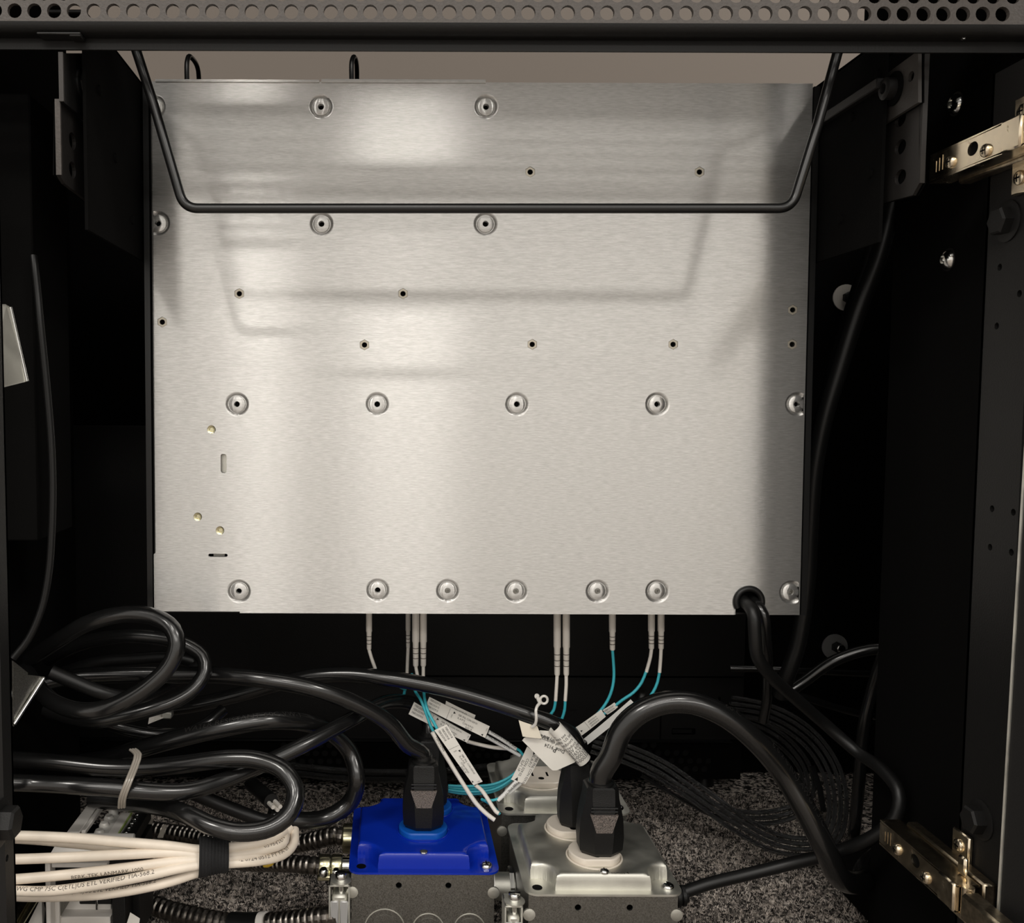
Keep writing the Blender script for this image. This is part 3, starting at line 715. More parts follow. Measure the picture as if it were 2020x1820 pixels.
# ================================================================== outlet boxes
ZC = .0675            # underside of the covers
def cover_mesh(cx, y0, z, S=.102, hd=.0105, n_=150):
    V = []; F = []; hs = S/2; rc = .008; ear = hs-.0085
    def clampc(a, b_):
        ax, bx = abs(a), abs(b_)
        if ax > hs-rc and bx > hs-rc:
            dx_, dy_ = ax-(hs-rc), bx-(hs-rc); l = math.hypot(dx_, dy_); mxl = max(dx_, dy_)
            if l > 1e-9: k_ = mxl/l; ax, bx = hs-rc+dx_*k_, hs-rc+dy_*k_
        return math.copysign(ax, a), math.copysign(bx, b_)
    def hgt(a, b_):
        qx, qy = abs(a)-(hs-.0055)+.010, abs(b_)-(hs-.0055)+.010
        d = math.hypot(max(qx, 0), max(qy, 0))+min(max(qx, qy), 0)-.010
        e_ = .0118-math.hypot(abs(a)-ear, abs(b_)-ear)
        d = max(d, e_); t_ = min(1, max(0, -d/.0036)); t_ = (1-(1-t_)**3.6)**(1/3.6)
        return hd*t_
    ez, ne = .021, (n_*2)//5
    def gp(i):       # finer rows near the rim where the walls rise
        if i <= ne: return -hs+ez*i/ne
        if i >= n_-ne: return hs-ez*(n_-i)/ne
        return -hs+ez+(S-2*ez)*(i-ne)/(n_-2*ne)
    for j in range(n_+1):
        for i in range(n_+1):
            a, b_ = clampc(gp(i), gp(j)); V.append((cx+a, y0+hs+b_, z+.0012+hgt(a, b_)))
    for j in range(n_):
        for i in range(n_): k = j*(n_+1)+i; F.append((k, k+1, k+n_+2, k+n_+1))
    bd = [i for i in range(n_+1)]+[(j+1)*(n_+1)-1 for j in range(1, n_+1)]+[n_*(n_+1)+i for i in range(n_-1, -1, -1)]+[j*(n_+1) for j in range(n_-1, 0, -1)]
    o = len(V)
    for k in bd: V.append((V[k][0], V[k][1], z-.0002))
    m__ = len(bd)
    for i in range(m__): F.append((bd[i], o+i, o+(i+1) % m__, bd[(i+1) % m__]))
    q = MB(); q.add(V, F); return q
def outlet_box(cx, y0, label, covermat, screws, holes_at, S=.102, knock=True):
    t = thing('outlet_box', label, 'outlet box', (cx, y0+S/2, 0), 'outlet boxes on the carpet')
    hs = S/2; x0, x1, ya, yb = cx-hs+.002, cx+hs-.0035, y0+.0025, y0+S-.003
    zt = ZC-.0004
    hol = [circ(x0+.032, zt-.0085, .0021, 14), circ(x0+.0655, zt-.0085, .0021, 14)]
    # body walls: front wall with real holes, the rest folded around
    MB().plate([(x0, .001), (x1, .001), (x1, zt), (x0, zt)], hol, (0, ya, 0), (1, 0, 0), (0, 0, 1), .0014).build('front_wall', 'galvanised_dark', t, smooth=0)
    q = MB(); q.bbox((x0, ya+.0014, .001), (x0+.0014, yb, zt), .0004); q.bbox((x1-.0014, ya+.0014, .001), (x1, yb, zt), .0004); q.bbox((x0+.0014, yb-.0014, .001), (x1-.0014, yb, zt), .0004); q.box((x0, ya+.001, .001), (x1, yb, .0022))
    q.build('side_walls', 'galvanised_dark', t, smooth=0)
    MB().box((x0+.004, ya+.006, .004), (x1-.004, ya+.0064, zt-.001)).build('inside', 'dark_void', t, smooth=0)
    for zz in (zt-.0135,):   # corner dimples
        for xx in (x0+.0005, x1-.0005): MB().lathe((xx, ya+.0005, zz), (0, -1, 0), ((.0042, -.0005), (.0040, .0008), (.0025, .0012), (.0006, .0012)), 14).build('corner_dimple', 'galvanised', t)
    if knock:
        for kx, kr in ((x0+.0225, .0135), (x0+.052, .0105), (x0+.080, .0105)):
            MB().tube([(kx+kr*math.cos(R(a)), ya-.0002, .0285+kr*math.sin(R(a))) for a in range(-20, 341, 12)], .00045, 6).build('knockout_ring', 'galvanised', t)
            MB().lathe((kx, ya, .0285), (0, -1, 0), ((kr*.72, -.0002), (kr*.7, .0004), (kr*.3, .0005)), 24).build('knockout_disc', 'galvanised_dark', t)
    cv = cover_mesh(cx, y0, ZC, S).build('cover', covermat, t, smooth=60)
    e_ = hs-.0085
    for sx, sy in screws: screw(cv, (cx+sx*e_, y0+hs+sy*e_, ZC+.0013), (0, 0, 1), .0042, .003, 'zinc')
    for sx, sy in holes_at: MB().lathe((cx+sx*e_, y0+hs+sy*e_, ZC+.0011), (0, 0, 1), ((.0033, 0), (.0033, .0003)), 16).build('screw_hole', 'dark_void', cv)
    return t, cv
def receptacle(parent, cx, cy, z, mat, r=.0172, fl=.0142, h=.0045, slots=True):
    ol = [(max(-r, min(r, a)), max(-fl, min(fl, b_))) for a, b_ in circ(0, 0, r, 40)]
    q = MB(); n_ = len(ol); V = [(cx+a, cy+b_, z-.001) for a, b_ in ol]+[(cx+a, cy+b_, z+h-.0008) for a, b_ in ol]+[(cx+a*.95, cy+b_*.95, z+h) for a, b_ in ol]
    q.add(V, [(i, (i+1) % n_, (i+1) % n_+n_, i+n_) for i in range(n_)]+[(n_+i, n_+(i+1) % n_, (i+1) % n_+2*n_, i+2*n_) for i in range(n_)]+[tuple(range(2*n_, 3*n_))])
    ro = q.build('receptacle', mat, parent)
    MB().tube([(cx+(a*1.06), cy+(b_*1.06), z+.0001) for a, b_ in circ(0, 0, r, 40)]+[(cx+r*1.06, cy, z+.0001)], .0007, 6).build('rim', 'ivory_plastic' if mat == 'ivory_plastic' else 'blue_paint', ro)
    if slots:
        for sx in (-.006, .006): MB().box((cx+sx-.0008, cy-.004, z+h-.0002), (cx+sx+.0008, cy+.004, z+h+.0001)).build('blade_slot', 'dark_void', ro, smooth=0)
        MB().lathe((cx, cy-.0085, z+h-.0001), (0, 0, 1), ((.0024, 0), (.0024, .0002)), 12).build('ground_slot', 'dark_void', ro)
    return ro
ZD = ZC+.0012+.0105
# steel box in front
scx, sy0 = .1393, .5835
sb, scv = outlet_box(scx, sy0, 'galvanised outlet box with steel raised cover, nearest on the right', 'galvanised', [(1, -1)], [(-1, -1)])
SF = (scx-.001, sy0+.030); SR = (scx-.009, sy0+.070)
receptacle(sb, SF[0], SF[1], ZD, 'ivory_plastic'); receptacle(sb, SR[0], SR[1], ZD, 'ivory_plastic')
p = on_z(1192, 1719, ZD); screw(sb, p, (0, 0, 1), .0031, .0020, 'zinc')
q = MB(); p = on_z(1206, 1723, ZD)
text_map(q, 'bomos 4', .0024, lambda x_, y_: p+Vector((x_, y_, .00015))); 
_emb = q
_TXT = q.build('stamped_text', 'zinc', sb, smooth=0)
# steel box at the back
rb_, rcv = outlet_box(.1358, .7015, 'galvanised outlet box with steel cover, behind the nearest steel box', 'galvanised', [(1, -1)], [(-1, -1)], knock=False)
RR = (.1358-.014, .7015+.040)
receptacle(rb_, RR[0], RR[1], ZD, 'ivory_plastic', r=.0200, fl=.017)
p = on_z(1116, 1567, ZD); screw(rb_, p, (0, 0, 1), .0028, .0018, 'zinc')
# blue box
bcx, by0 = .0237, .6105
bb_, bcv = outlet_box(bcx, by0, 'galvanised outlet box with glossy blue raised cover', 'blue_paint', [(1, -1)], [(-1, -1)])
BF_ = (bcx+.0005, by0+.040); BR_ = (bcx+.006, by0+.076)
receptacle(bb_, BF_[0], BF_[1], ZD, 'blue_plastic', h=.004, slots=False); receptacle(bb_, BR_[0], BR_[1], ZD, 'blue_plastic', h=.004, slots=False)
p = on_z(836, 1680, ZD); MB().lathe(p, (0, 0, 1), ((.0028, 0), (.0026, .0007), (.0008, .001)), 14).build('rivet', 'zinc', bb_)
# nipple between the boxes
nt_ = thing('conduit_nipple', 'short steel conduit nipple joining the blue and steel boxes', 'conduit fitting', (.08, .66, .03))
x0, x1 = bcx+.0475, scx-.049
MB().cyl((x0, .655, .036), (x1, .655, .036), .0095, 20).build('pipe', 'galvanised', nt_)
for xx in (x0+.0012, x1-.004): MB().lathe((xx, .655, .036), (1, 0, 0), ((.0135, 0), (.0135, .003), (.0115, .0034)), 8).build('locknut', 'zinc', nt_, smooth=20)

# ================================================================== power cords with plugs
def plug(parent, x, y, z, H=.050, k=1.0, yaw=0.0, grip=True):
    """upright moulded plug; sections are eight-sided and narrow to the cord"""
    c_, s_ = math.cos(yaw), math.sin(yaw)
    def W(a, b_, h): return Vector((x+a*c_-b_*s_, y+a*s_+b_*c_, z+h))
    secs = [(0, .0125, .0105, .0075), (.0025, .0140, .0122, .0085), (.011, .0146, .0128, .0085), (.023, .0140, .0128, .0075), (.031, .0124, .0122, .0055), (H-.008, .0108, .0105, .0035), (H-.001, .0102, .0098, .003), (H, .0092, .0088, .003)]
    V = []; F = []
    for h, a, b_, ch_ in secs:
        a *= k; b_ *= k; ch_ *= k; bb = min(ch_, b_*.55)
        for u, v in ((-a+ch_, -b_), (a-ch_, -b_), (a, -b_+bb), (a, b_-bb), (a-ch_, b_), (-a+ch_, b_), (-a, b_-bb), (-a, -b_+bb)): V.append(W(u, v, h))
    n_ = 8
    for i in range(len(secs)-1):
        for j in range(n_): F.append((i*n_+j, i*n_+(j+1) % n_, (i+1)*n_+(j+1) % n_, (i+1)*n_+j))
    F.append(tuple(range(n_))[::-1]); F.append(tuple((len(secs)-1)*n_+j for j in range(n_)))
    q = MB(); q.add(V, F); po = q.build('plug', 'black_plastic', parent, smooth=25)
    if grip:
        q = MB(); b0, b1 = -.0131*k, -.0119*k
        pts = [(-.0052, b0, .0175), (.0052, b0, .0175), (.0092, b1-.0008, .0295), (-.0092, b1-.0008, .0295)]
        V = [W(a, b_-.0004, h) for a, b_, h in pts]+[W(a, b_+.002, h) for a, b_, h in pts]
        q.add(V, BF); q.build('grip_patch', 'grip_plastic', po, smooth=0)
        for h in (.0315, .0338):
            q = MB(); q.tube([W(-.0088, -.0122*k, h), W(.0088, -.0122*k, h)], .0007, 8); q.build('grip_ridge', 'black_plastic', po)
    MB().lathe(W(0, 0, H-.001), (0, 0, 1), ((.0088, 0), (.0086, .002), (.0066, .003), (.0064, .006)), 16).build('strain_relief', 'black_pvc_matte', po)
    return po
def cord(label, path, r, name='power_cord', mat='black_pvc', group='black power cords', cat='power cord', loc=None, text=None):
    P = catmull(path, .004); zmin = min(P, key=lambda p: p.z)
    t = thing(name, label, cat, loc or (zmin.x, zmin.y, max(0, zmin.z-r)), group)
    MB().tube(P, r, 14).build('jacket', mat, t)
    if text:
        for tx, s0, phi, size, flip, ref in text:
            q = MB(); fn = tube_map(P, r, s0, phi, flip=flip, ref=ref); text_map(q, tx, size, fn, fine=True); q.build('embossed_text', 'emboss', t, smooth=0)
    return t, P
A_ = lambda pts: [at(*p) for p in pts]
zp = ZD+.0047
# blue box, front plug
t, P = cord('black power cord plugged upright into the front of the blue outlet box', [Vector((BF_[0], BF_[1]-.0, zp+.046)), Vector((BF_[0]-.001, BF_[1]-.001, zp+.052))]+A_([(806,1470,.645),(765,1424,.638),(700,1387,.630),(615,1357,.622),(527,1341,.622),(422,1331,.632),(352,1331,.636),(299,1329,.638),(211,1331,.638),(148,1335,.636),(80,1350,.63),(20,1370,.62)]), .0058)
plug(t, BF_[0], BF_[1], zp, H=.046)
# blue box, rear plug
t, P = cord('black power cord plugged into the rear of the blue outlet box', [Vector((BR_[0], BR_[1], zp+.048)), Vector((BR_[0], BR_[1], zp+.056))]+A_([(842,1412,.692),(815,1388,.692),(765,1384,.678),(690,1420,.638),(615,1461,.615),(527,1503,.60),(440,1540,.582),(369,1560,.568),(299,1561,.560),(229,1554,.558),(141,1549,.557),(60,1545,.56),(5,1543,.555)]), .0053)
plug(t, BR_[0], BR_[1], zp, grip=False, k=.95)
# steel box, front plug with the big arch to the right
ref_ = (0, -.8, .6)
t, P = cord('thick black power cord arching right from the front steel box outlet', [Vector((SF[0]+.0035, SF[1], zp+.044)), Vector((SF[0]+.0035, SF[1], zp+.052))]+A_([(1206,1490,.612),(1226,1440,.612),(1262,1405,.611),(1310,1386,.610),(1365,1386,.607),(1430,1412,.605),(1495,1465,.605),(1545,1525,.608),(1590,1600,.603),(1628,1675,.600),(1654,1728,.606)])+[Vector((.3355, .643, .047)), Vector((.350, .669, .041)), Vector((.368, .692, .0368)), Vector((.395, .715, .0362))], .0075,
            text=[('60 C', .112, .35, .0042, False, ref_), ('6 0 2 C (UL) AWG II 3/C', .150, .25, .0044, False, ref_)])
plug(t, SF[0]+.0035, SF[1], zp, H=.046, k=1.02)
# steel box, rear plug: cord crosses in front of the fibres to the left
t, P = cord('black power cord running left from the rear outlet of the front steel box', [Vector((SR[0]+.004, SR[1], zp+.050)), Vector((SR[0]+.004, SR[1], zp+.062))]+A_([(1146,1490,.652),(1128,1448,.650),(1085,1424,.650),(1000,1394,.652),(920,1369,.655),(840,1350,.658),(760,1337,.66),(690,1330,.665),(620,1333,.67),(560,1345,.675),(470,1370,.68),(380,1390,.685),(300,1400,.69)]), .0056)
plug(t, SR[0]+.004, SR[1], zp, H=.046, k=.92, grip=False)
# left coils
cord('black cord coiled in the largest loop at the upper left, below the chassis', A_([(60,1300,.62),(116,1262,.60),(176,1228,.59),(246,1211,.585),(306,1217,.58),(340,1240,.575),(349,1270,.572),(334,1312,.57),(299,1348,.568),(253,1378,.567),(205,1398,.567),(158,1402,.57),(105,1384,.58),(70,1350,.60),(50,1320,.62)]), .0054)
cord('black cord coiled in the middle loop at the upper left', A_([(95,1300,.655),(134,1279,.645),(176,1264,.64),(246,1254,.633),(316,1258,.628),(370,1272,.622),(400,1295,.617),(404,1325,.612),(382,1358,.606),(345,1382,.601),(302,1397,.598),(246,1411,.598),(200,1420,.60),(150,1417,.605),(90,1398,.61)]), .0050)
cord('black cord sagging behind the two upper left loops', A_([(100,1325,.60),(150,1346,.602),(200,1366,.604),(246,1376,.612),(280,1373,.63),(330,1350,.656),(375,1325,.668),(390,1310,.675),(352,1297,.678),(260,1300,.68),(193,1306,.68),(127,1326,.68)]), .0046, mat='black_pvc_matte')
cord('black cord drooping under the coiled loops at the left', A_([(150,1405,.645),(218,1428,.645),(264,1441,.645),(316,1448,.645),(372,1444,.645),(410,1425,.65),(440,1400,.66)]), .0044)
t, P = cord('black cord with raised lettering curving over the lower left loops', A_([(150,1505,.64),(210,1495,.628),(264,1480,.618),(352,1456,.608),(457,1432,.603),(527,1421,.606),(598,1424,.622),(650,1442,.643),(690,1482,.652),(704,1535,.645),(690,1582,.65),(645,1612,.645),(585,1618,.635),(530,1608,.63)]), .0060, text=[('WATER RESISTANT 60C VW-1', .098, .1, .0042, False, (0, -.8, .6))])
cord('black cord bending back in a tight loop beside the blue box', A_([(10,1497,.60),(105,1503,.598),(211,1514,.595),(281,1514,.592),(352,1508,.588),(457,1496,.583),(510,1499,.58),(560,1520,.573),(583,1560,.566),(572,1602,.558),(535,1631,.552),(475,1641,.549),(422,1630,.551),(369,1606,.560),(316,1590,.577),(250,1582,.597),(180,1575,.605)]), .0057)
cord('black cord dipping behind the tight loop at the lower left', A_([(370,1560,.62),(420,1580,.618),(470,1600,.617),(520,1618,.618),(560,1622,.622)]), .0045, mat='black_pvc_matte')
# right hand cords
PG = pw(gu, gv)
t, P = cord('black cord leaving the chassis grommet and looping to the front steel box', [PG+Vector((-.0038, .03, .003)), PG+Vector((-.0034, .004, .0005))]+A_([(1485,1207,.617),(1489,1250,.615),(1493,1292,.617),(1520,1332,.625),(1570,1378,.64),(1630,1430,.65),(1690,1482,.64),(1740,1518,.618),(1772,1560,.602),(1768,1608,.598),(1730,1645,.604),(1650,1680,.62),(1560,1703,.635),(1470,1725,.64),(1400,1742,.64)])+[Vector((scx+.056, .640, .036)), Vector((scx+.048, .640, .036))], .0043, mat='black_pvc_matte')
q = MB(); q.tube([Vector((scx+.0475, .640, .036)), Vector((scx+.060, .640, .0365)), Vector((scx+.071, .641, .038))], .0085, 16, rf=lambda k_: .0092-.0035*k_); so = q.build('strain_relief', 'black_pvc_matte', t)
for k_ in range(5): MB().lathe((scx+.051+.004*k_, .640, .0362+.0003*k_), (1, 0, .05), ((.0095-.0006*k_, 0), (.0095-.0006*k_, .0022)), 18).build('ring', 'black_plastic', so)
cord('black cord hanging straight down from the chassis grommet', [PG+Vector((.0046, .03, .003)), PG+Vector((.0050, .006, .0005))]+A_([(1506,1212,.622),(1511,1260,.63),(1514,1310,.645),(1514,1370,.66),(1506,1420,.68)]), .0036)
cord('long black cable hanging down the dark right side of the chassis', A_([(1760,400,.66),(1735,500,.66),(1690,620,.665),(1655,730,.67),(1625,830,.675),(1606,930,.68),(1598,1040,.685),(1592,1150,.69),(1575,1265,.695),(1552,1335,.70),(1540,1370,.71)]), .0058, mat='black_pvc_matte')
cord('second black cable hanging beside the long one right of the chassis', A_([(1740,400,.69),(1710,520,.69),(1672,640,.695),(1640,750,.70),(1615,860,.705),(1602,960,.71)]), .0055, mat='black_pvc_matte')
cord('black cord arching up to the right edge under the lower washer', A_([(1545,1372,.72),(1580,1348,.72),(1640,1306,.715),(1700,1284,.71),(1745,1279,.705),(1790,1282,.70)]), .0044)
cord('black cord dropping in a curve to the carpet at the right', A_([(1775,1235,.68),(1745,1290,.69),(1722,1360,.70),(1705,1430,.705),(1698,1500,.71),(1692,1570,.715),(1686,1630,.72)])+[on_z(1684, 1665, .006)], .0046)
cord('thin black cable lying level behind the right cords', A_([(1440,1318,.84),(1500,1319,.835),(1560,1321,.83),(1620,1324,.83),(1680,1327,.83),(1760,1330,.83)]), .0030, name='thin_cable', cat='cable', group='thin black cables')
cord('thin black cable slanting down right behind the cord arch', A_([(1560,1368,.80),(1590,1376,.80),(1640,1392,.80),(1700,1408,.80),(1770,1418,.80)]), .0032, name='thin_cable', cat='cable', group='thin black cables')
cord('thin dusty cable curving down the far left side', A_([(66,505,.556),(69,530,.554),(74,575,.553),(79,630,.551),(92,760,.552),(101,870,.553),(104,960,.553),(102,1050,.552),(96,1130,.551),(82,1200,.549),(56,1260,.546),(26,1298,.543)]), .0022, name='thin_cable', cat='cable', group='thin black cables', mat='black_pvc_matte')

# braided sleeves in a loop on the right
def braid_bundle(base, offs, r, labs, group):
    for (du, dv, dD), lab in zip(offs, labs):
        c = [sum(p[0] for p in base)/len(base), sum(p[1] for p in base)/len(base)]
        pts = []
        for i, (px, py, D) in enumerate(base):
            a = base[max(0, i-1)]; b_ = base[min(len(base)-1, i+1)]; tx, ty = b_[0]-a[0], b_[1]-a[1]; l = math.hypot(tx, ty)
            pts.append((px-ty/l*du+random.uniform(-1, 1), py+tx/l*du+random.uniform(-1, 1), D+dD))
        P = catmull(A_(pts), .0011)
        V = []; F = []; nk = 16; u = Vector((0, 0, 1)); sdist = 0
        for i, p_ in enumerate(P):
            t_ = (P[min(i+1, len(P)-1)]-P[max(i-1, 0)]).normalized(); u = (u-t_*u.dot(t_)).normalized(); v = t_.cross(u)
            if i: sdist += (p_-P[i-1]).length
            for k in range(nk):
                a_ = sdist/.0058; g = 2*math.pi*k/nk; bmp = max(0, math.cos(2*math.pi*a_+4*g), math.cos(2*math.pi*a_-4*g))
                V.append(p_+(u*math.cos(g)+v*math.sin(g))*r*(.86+.14*bmp))
        for i in range(len(P)-1):
            for k in range(nk): k2 = (k+1) % nk; F.append((i*nk+k, i*nk+k2, (i+1)*nk+k2, (i+1)*nk+k))
        q_ = MB(); q_.add(V, F); tag(q_.build('braided_cable', 'braid', smooth=180), lab, 'cable', group)
outer = [(1440,1392,.80),(1500,1402,.80),(1560,1428,.795),(1610,1470,.79),(1642,1525,.78),(1652,1590,.77),(1640,1645,.755),(1600,1668,.74),(1530,1660,.735),(1450,1618,.74),(1370,1562,.75),(1300,1515,.76),(1230,1484,.77),(1170,1465,.78)]
braid_bundle(outer, [(-17,0,0),(-6,0,-.0015),(5,0,0),(16,0,.0015)], .0019, ['black braided cable in the big loop at the right, outermost of four', 'black braided cable in the big loop at the right, second from outside', 'black braided cable in the big loop at the right, third from outside', 'black braided cable in the big loop at the right, innermost of four'], 'braided cables in the outer loop')
inner = [(1430,1418,.83),(1490,1430,.83),(1545,1462,.83),(1585,1510,.82),(1594,1555,.81),(1575,1592,.80),(1530,1610,.79),(1470,1612,.79),(1410,1598,.79),(1340,1560,.80),(1270,1520,.81)]
braid_bundle(inner, [(-11,0,0),(0,0,-.002),(11,0,0)], .0020, ['black braided cable in the small inner loop, outermost of three', 'black braided cable in the small inner loop, middle of three', 'black braided cable in the small inner loop, innermost of three'], 'braided cables in the inner loop')
backb = [(440,1500,.83),(560,1515,.83),(700,1530,.83),(860,1528,.83),(960,1520,.83),(1040,1508,.83),(1110,1490,.83)]
braid_bundle(backb, [(-8,0,0),(7,0,0)], .0031, ['black braided cable crossing behind the fibre labels, upper of two', 'black braided cable crossing behind the fibre labels, lower of two'], 'braided cables behind the labels')
p0 = at(1602, 1510, .80); p1 = at(1624, 1600, .79)
tag(MB().ribbon([p0, p0.lerp(p1, .5)+Vector((.002, 0, 0)), p1], (1, 0, .2), .0045, .0016).build('cable_tie', 'black_nylon'), 'black cable tie tail hanging inside the braided loop', 'cable tie')

# ================================================================== fibre patch cords
def fibre(label, x, ytop, ybot, w_, D, white, aqua_, loc=None):
    """boot hanging from the chassis underside, white sleeve, aqua fibre; pixel paths"""
    p0 = at(x, 1200, D); t = thing('fibre_patch_lead', label, 'fibre cord', at(x, ybot, D), 'fibre cords under the chassis')
    a = at(x, ytop-20, D); b_ = at(x, ybot, D); k = D/FPX
    L_ = (b_-a).length
    MB().lathe(a, b_-a, ((w_*k*.52, 0), (w_*k*.52, L_*.6), (w_*k*.44, L_*.62), (w_*k*.40, L_*.98), (w_*k*.3, L_)), 12).build('boot', 'sleeve_white', t)
    for j in range(3): MB().lathe(a.lerp(b_, .70+.08*j), b_-a, ((w_*k*.44, 0), (w_*k*.44, .0005)), 12).build('boot_groove', 'ink_grey', t)
    if white: MB().tube(catmull([b_]+[at(*q) for q in white], .003), .0013, 10).build('sleeve', 'sleeve_white', t)
    if aqua_: MB().tube(catmull([at(*q) for q in aqua_], .003), .0011, 10).build('jacket', 'aqua', t)
    return t
F_ = []
fibre('white fibre connector boot hanging alone, leftmost under the chassis', 728, 1210, 1281, 12, .672, [(732,1295,.672),(740,1318,.675)], [(740,1318,.675),(748,1331,.68),(770,1345,.69),(800,1360,.70)])
fibre('short white fibre boot hidden partly behind the left pair of boots', 805, 1210, 1278, 10, .70, [(804,1300,.70),(803,1328,.70)], [(803,1326,.70),(802,1345,.70),(797,1370,.70),(798,1390,.70)])
fL = fibre('long white fibre boot, left one of the left pair', 820, 1210, 1314, 14, .682, [(823,1330,.682),(827,1352,.682)], [(812,1328,.69),(818,1360,.684),(830,1380,.672),(840,1405,.669),(849,1430,.668),(857,1446,.667)])
fR = fibre('long white fibre boot, right one of the left pair', 835, 1210, 1314, 14, .684, [(835,1332,.684),(835,1352,.684)], [(835,1352,.684),(838,1380,.673),(845,1405,.667),(856,1425,.665),(864,1441,.664)])
fibre('long white fibre boot, left one of the middle pair', 1099, 1210, 1332, 14, .675, [(1098,1350,.675),(1096,1382,.675)], [(1096,1380,.675),(1093,1398,.676),(1085,1410,.677),(1072,1420,.68)])
fibre('long white fibre boot, right one of the middle pair', 1117, 1210, 1332, 14, .675, [(1117,1350,.675),(1115,1382,.675)], [(1115,1380,.675),(1114,1398,.676),(1109,1416,.677),(1100,1430,.68)])
fibre('white fibre boot with an aqua tail, alone right of the middle pair', 1208, 1210, 1282, 13, .675, [], [(1208,1280,.675),(1210,1305,.675),(1211,1335,.675),(1207,1360,.675),(1198,1382,.676),(1183,1403,.676),(1160,1425,.676)])
fibre('white fibre boot, left one of the right pair', 1285, 1210, 1280, 13, .675, [(1283,1295,.675),(1275,1325,.675)], [(1275,1323,.675),(1266,1345,.675),(1250,1365,.675),(1228,1380,.676),(1205,1398,.677),(1185,1412,.677)])
fibre('white fibre boot, right one of the right pair', 1304, 1210, 1280, 13, .675, [(1303,1300,.675),(1301,1326,.675)], [(1301,1324,.675),(1297,1345,.675),(1288,1365,.675),(1270,1386,.676),(1245,1400,.677)])

# ---- wrap-around label flags; text lies just above the paper
def flag(name, label, cat, quad, D, lines, mat='paper', group=None, th=.0003, corner=None, parent=None):
    """quad: pixel corners TL, TR, BR, BL (reading order of the print). lines: (text, u, v, height as share of the label height)"""
    Ds = D if isinstance(D, (list, tuple)) else [D]*4
    TL, TR, BR, BL = [at(px, py, d) for (px, py), d in zip(quad, Ds)]
    nn = (TR-TL).cross(BL-TL).normalized()
    if nn.y > 0: nn = -nn
    t = parent if parent is not None else thing(name, label, cat, (TL+TR+BR+BL)/4, group)
    def S(u, v): # u right, v down, slight bow
        p = TL.lerp(TR, u).lerp(BL.lerp(BR, u), v); return p+nn*(.0012*math.sin(math.pi*u)*(.6))
    q = MB(); nu = 10; V = []; F = []
    for sgn in (1, -1):
        for j in range(3):
            for i in range(nu+1): V.append(S(i/nu, j/2)+nn*sgn*th/2)
    W_ = nu+1
    for b0 in (0, 3*W_):
        for j in range(2):
            for i in range(nu): k_ = b0+j*W_+i; F.append((k_, k_+1, k_+W_+1, k_+W_))
    ring = [i for i in range(W_)]+[W_+nu, 2*W_+nu]+[2*W_+i for i in range(nu-1, -1, -1)]+[W_]
    for i in range(len(ring)): a, b_ = ring[i], ring[(i+1) % len(ring)]; F.append((a, b_, b_+3*W_, a+3*W_))
    q.add(V, F); so = q.build('label_paper', mat, t)
    Lx = (TR-TL).length; Ly = (BL-TL).length
    q = MB(); nq = 0
    for tx, u, v, h, *rest in lines:
        rot = rest[0] if rest else 0
        size = h*Ly
        def fn(x_, y_, u=u, v=v, rot=rot):
            c_, s_ = math.cos(rot), math.sin(rot); X_, Y_ = x_*c_-y_*s_, x_*s_+y_*c_
            return S(max(0, min(1, u+X_/Lx)), max(0, min(1, v-Y_/Ly)))+nn*(th/2+.00012)
        if tx == '>': q.add([fn(0, 0), fn(0, size), fn(size*.9, size/2)], [(0, 1, 2)])
        elif tx == '<': q.add([fn(size*.9, 0), fn(size*.9, size), fn(0, size/2)], [(0, 1, 2)])
        elif tx == '|':
            for j in range(9): q.add([fn(0, j*size/9), fn(.0003, j*size/9), fn(.0003, (j+.6)*size/9), fn(0, (j+.6)*size/9)], [(0, 1, 2, 3)])
        elif tx == '_': q.add([fn(0, 0), fn(.0105, 0), fn(.0105, .0004), fn(0, .0004)], [(0, 1, 2, 3)])
        else: text_map(q, tx, size, fn, .86)
        nq += 1
    if nq: q.build('printed_text', 'ink', so, smooth=0)
    return t
G = 'fibre cable label flags'
def fl_lines(num, a, b_, c, d, e='CON 029.01'):
    return [(num, .03, .26, .17), (num, .03, .54, .17), (num, .03, .82, .17), ('|', .35, .97, .92), ('CON', .42, .72, .10, 1.57), ('>', .42, .36, .22), (a, .50, .33, .16), (b_, .50, .56, .16), (c, .60, .76, .16), (d, .66, .97, .16), ('<', .92, .97, .20), ('CON', .985, .5, .10, 1.57)]
flag('label_flag', 'white label flag reading FBR202903, tucked behind the other left flags', 'label', [(817,1384),(929,1449),(921,1464),(806,1408)], .680, fl_lines('FBR202903', 'FBR PNL CON 029.01', 'SL.A-P3', 'CON 019.01', 'SL02.1P'), group=G)
flag('label_flag', 'partly hidden label flag behind the FBR202915 flag', 'label', [(880,1382),(938,1410),(935,1420),(876,1400)], .677, [('CON 029.01', .2, .6, .3)], group=G)
flag('label_flag', 'white label flag reading FBR202915, uppermost of the left flags', 'label', [(847,1374),(966,1432),(957,1455),(838,1396)], .674, fl_lines('FBR202915', 'FBR PNL CON 029.01', 'SL.A-P15', 'CON 019.01', 'SL02.1R'), group=G)
flag('label_flag', 'long steep white label flag reading FBR202918 above the blue cover', 'label', [(881,1428),(952,1541),(934,1548),(857,1440)], .660, fl_lines('FBR202918', 'FBR PNL CON 029.02', 'SL.A-P18', 'CON 029.02', 'SL02.1R'), group=G)
flag('label_flag', 'white label flag leaning left of the rear steel box', 'label', [(1066,1492),(1036,1546),(1008,1537),(1040,1472)], .664, [('FBR PNL CON 029.03', .06, .22, .17), ('SL.A-P17', .06, .46, .17), ('CON 029.02', .26, .70, .17), ('SLP1.1P', .36, .93, .17), ('>', .0, .55, .2), ('<', .86, .80, .24)], group=G)
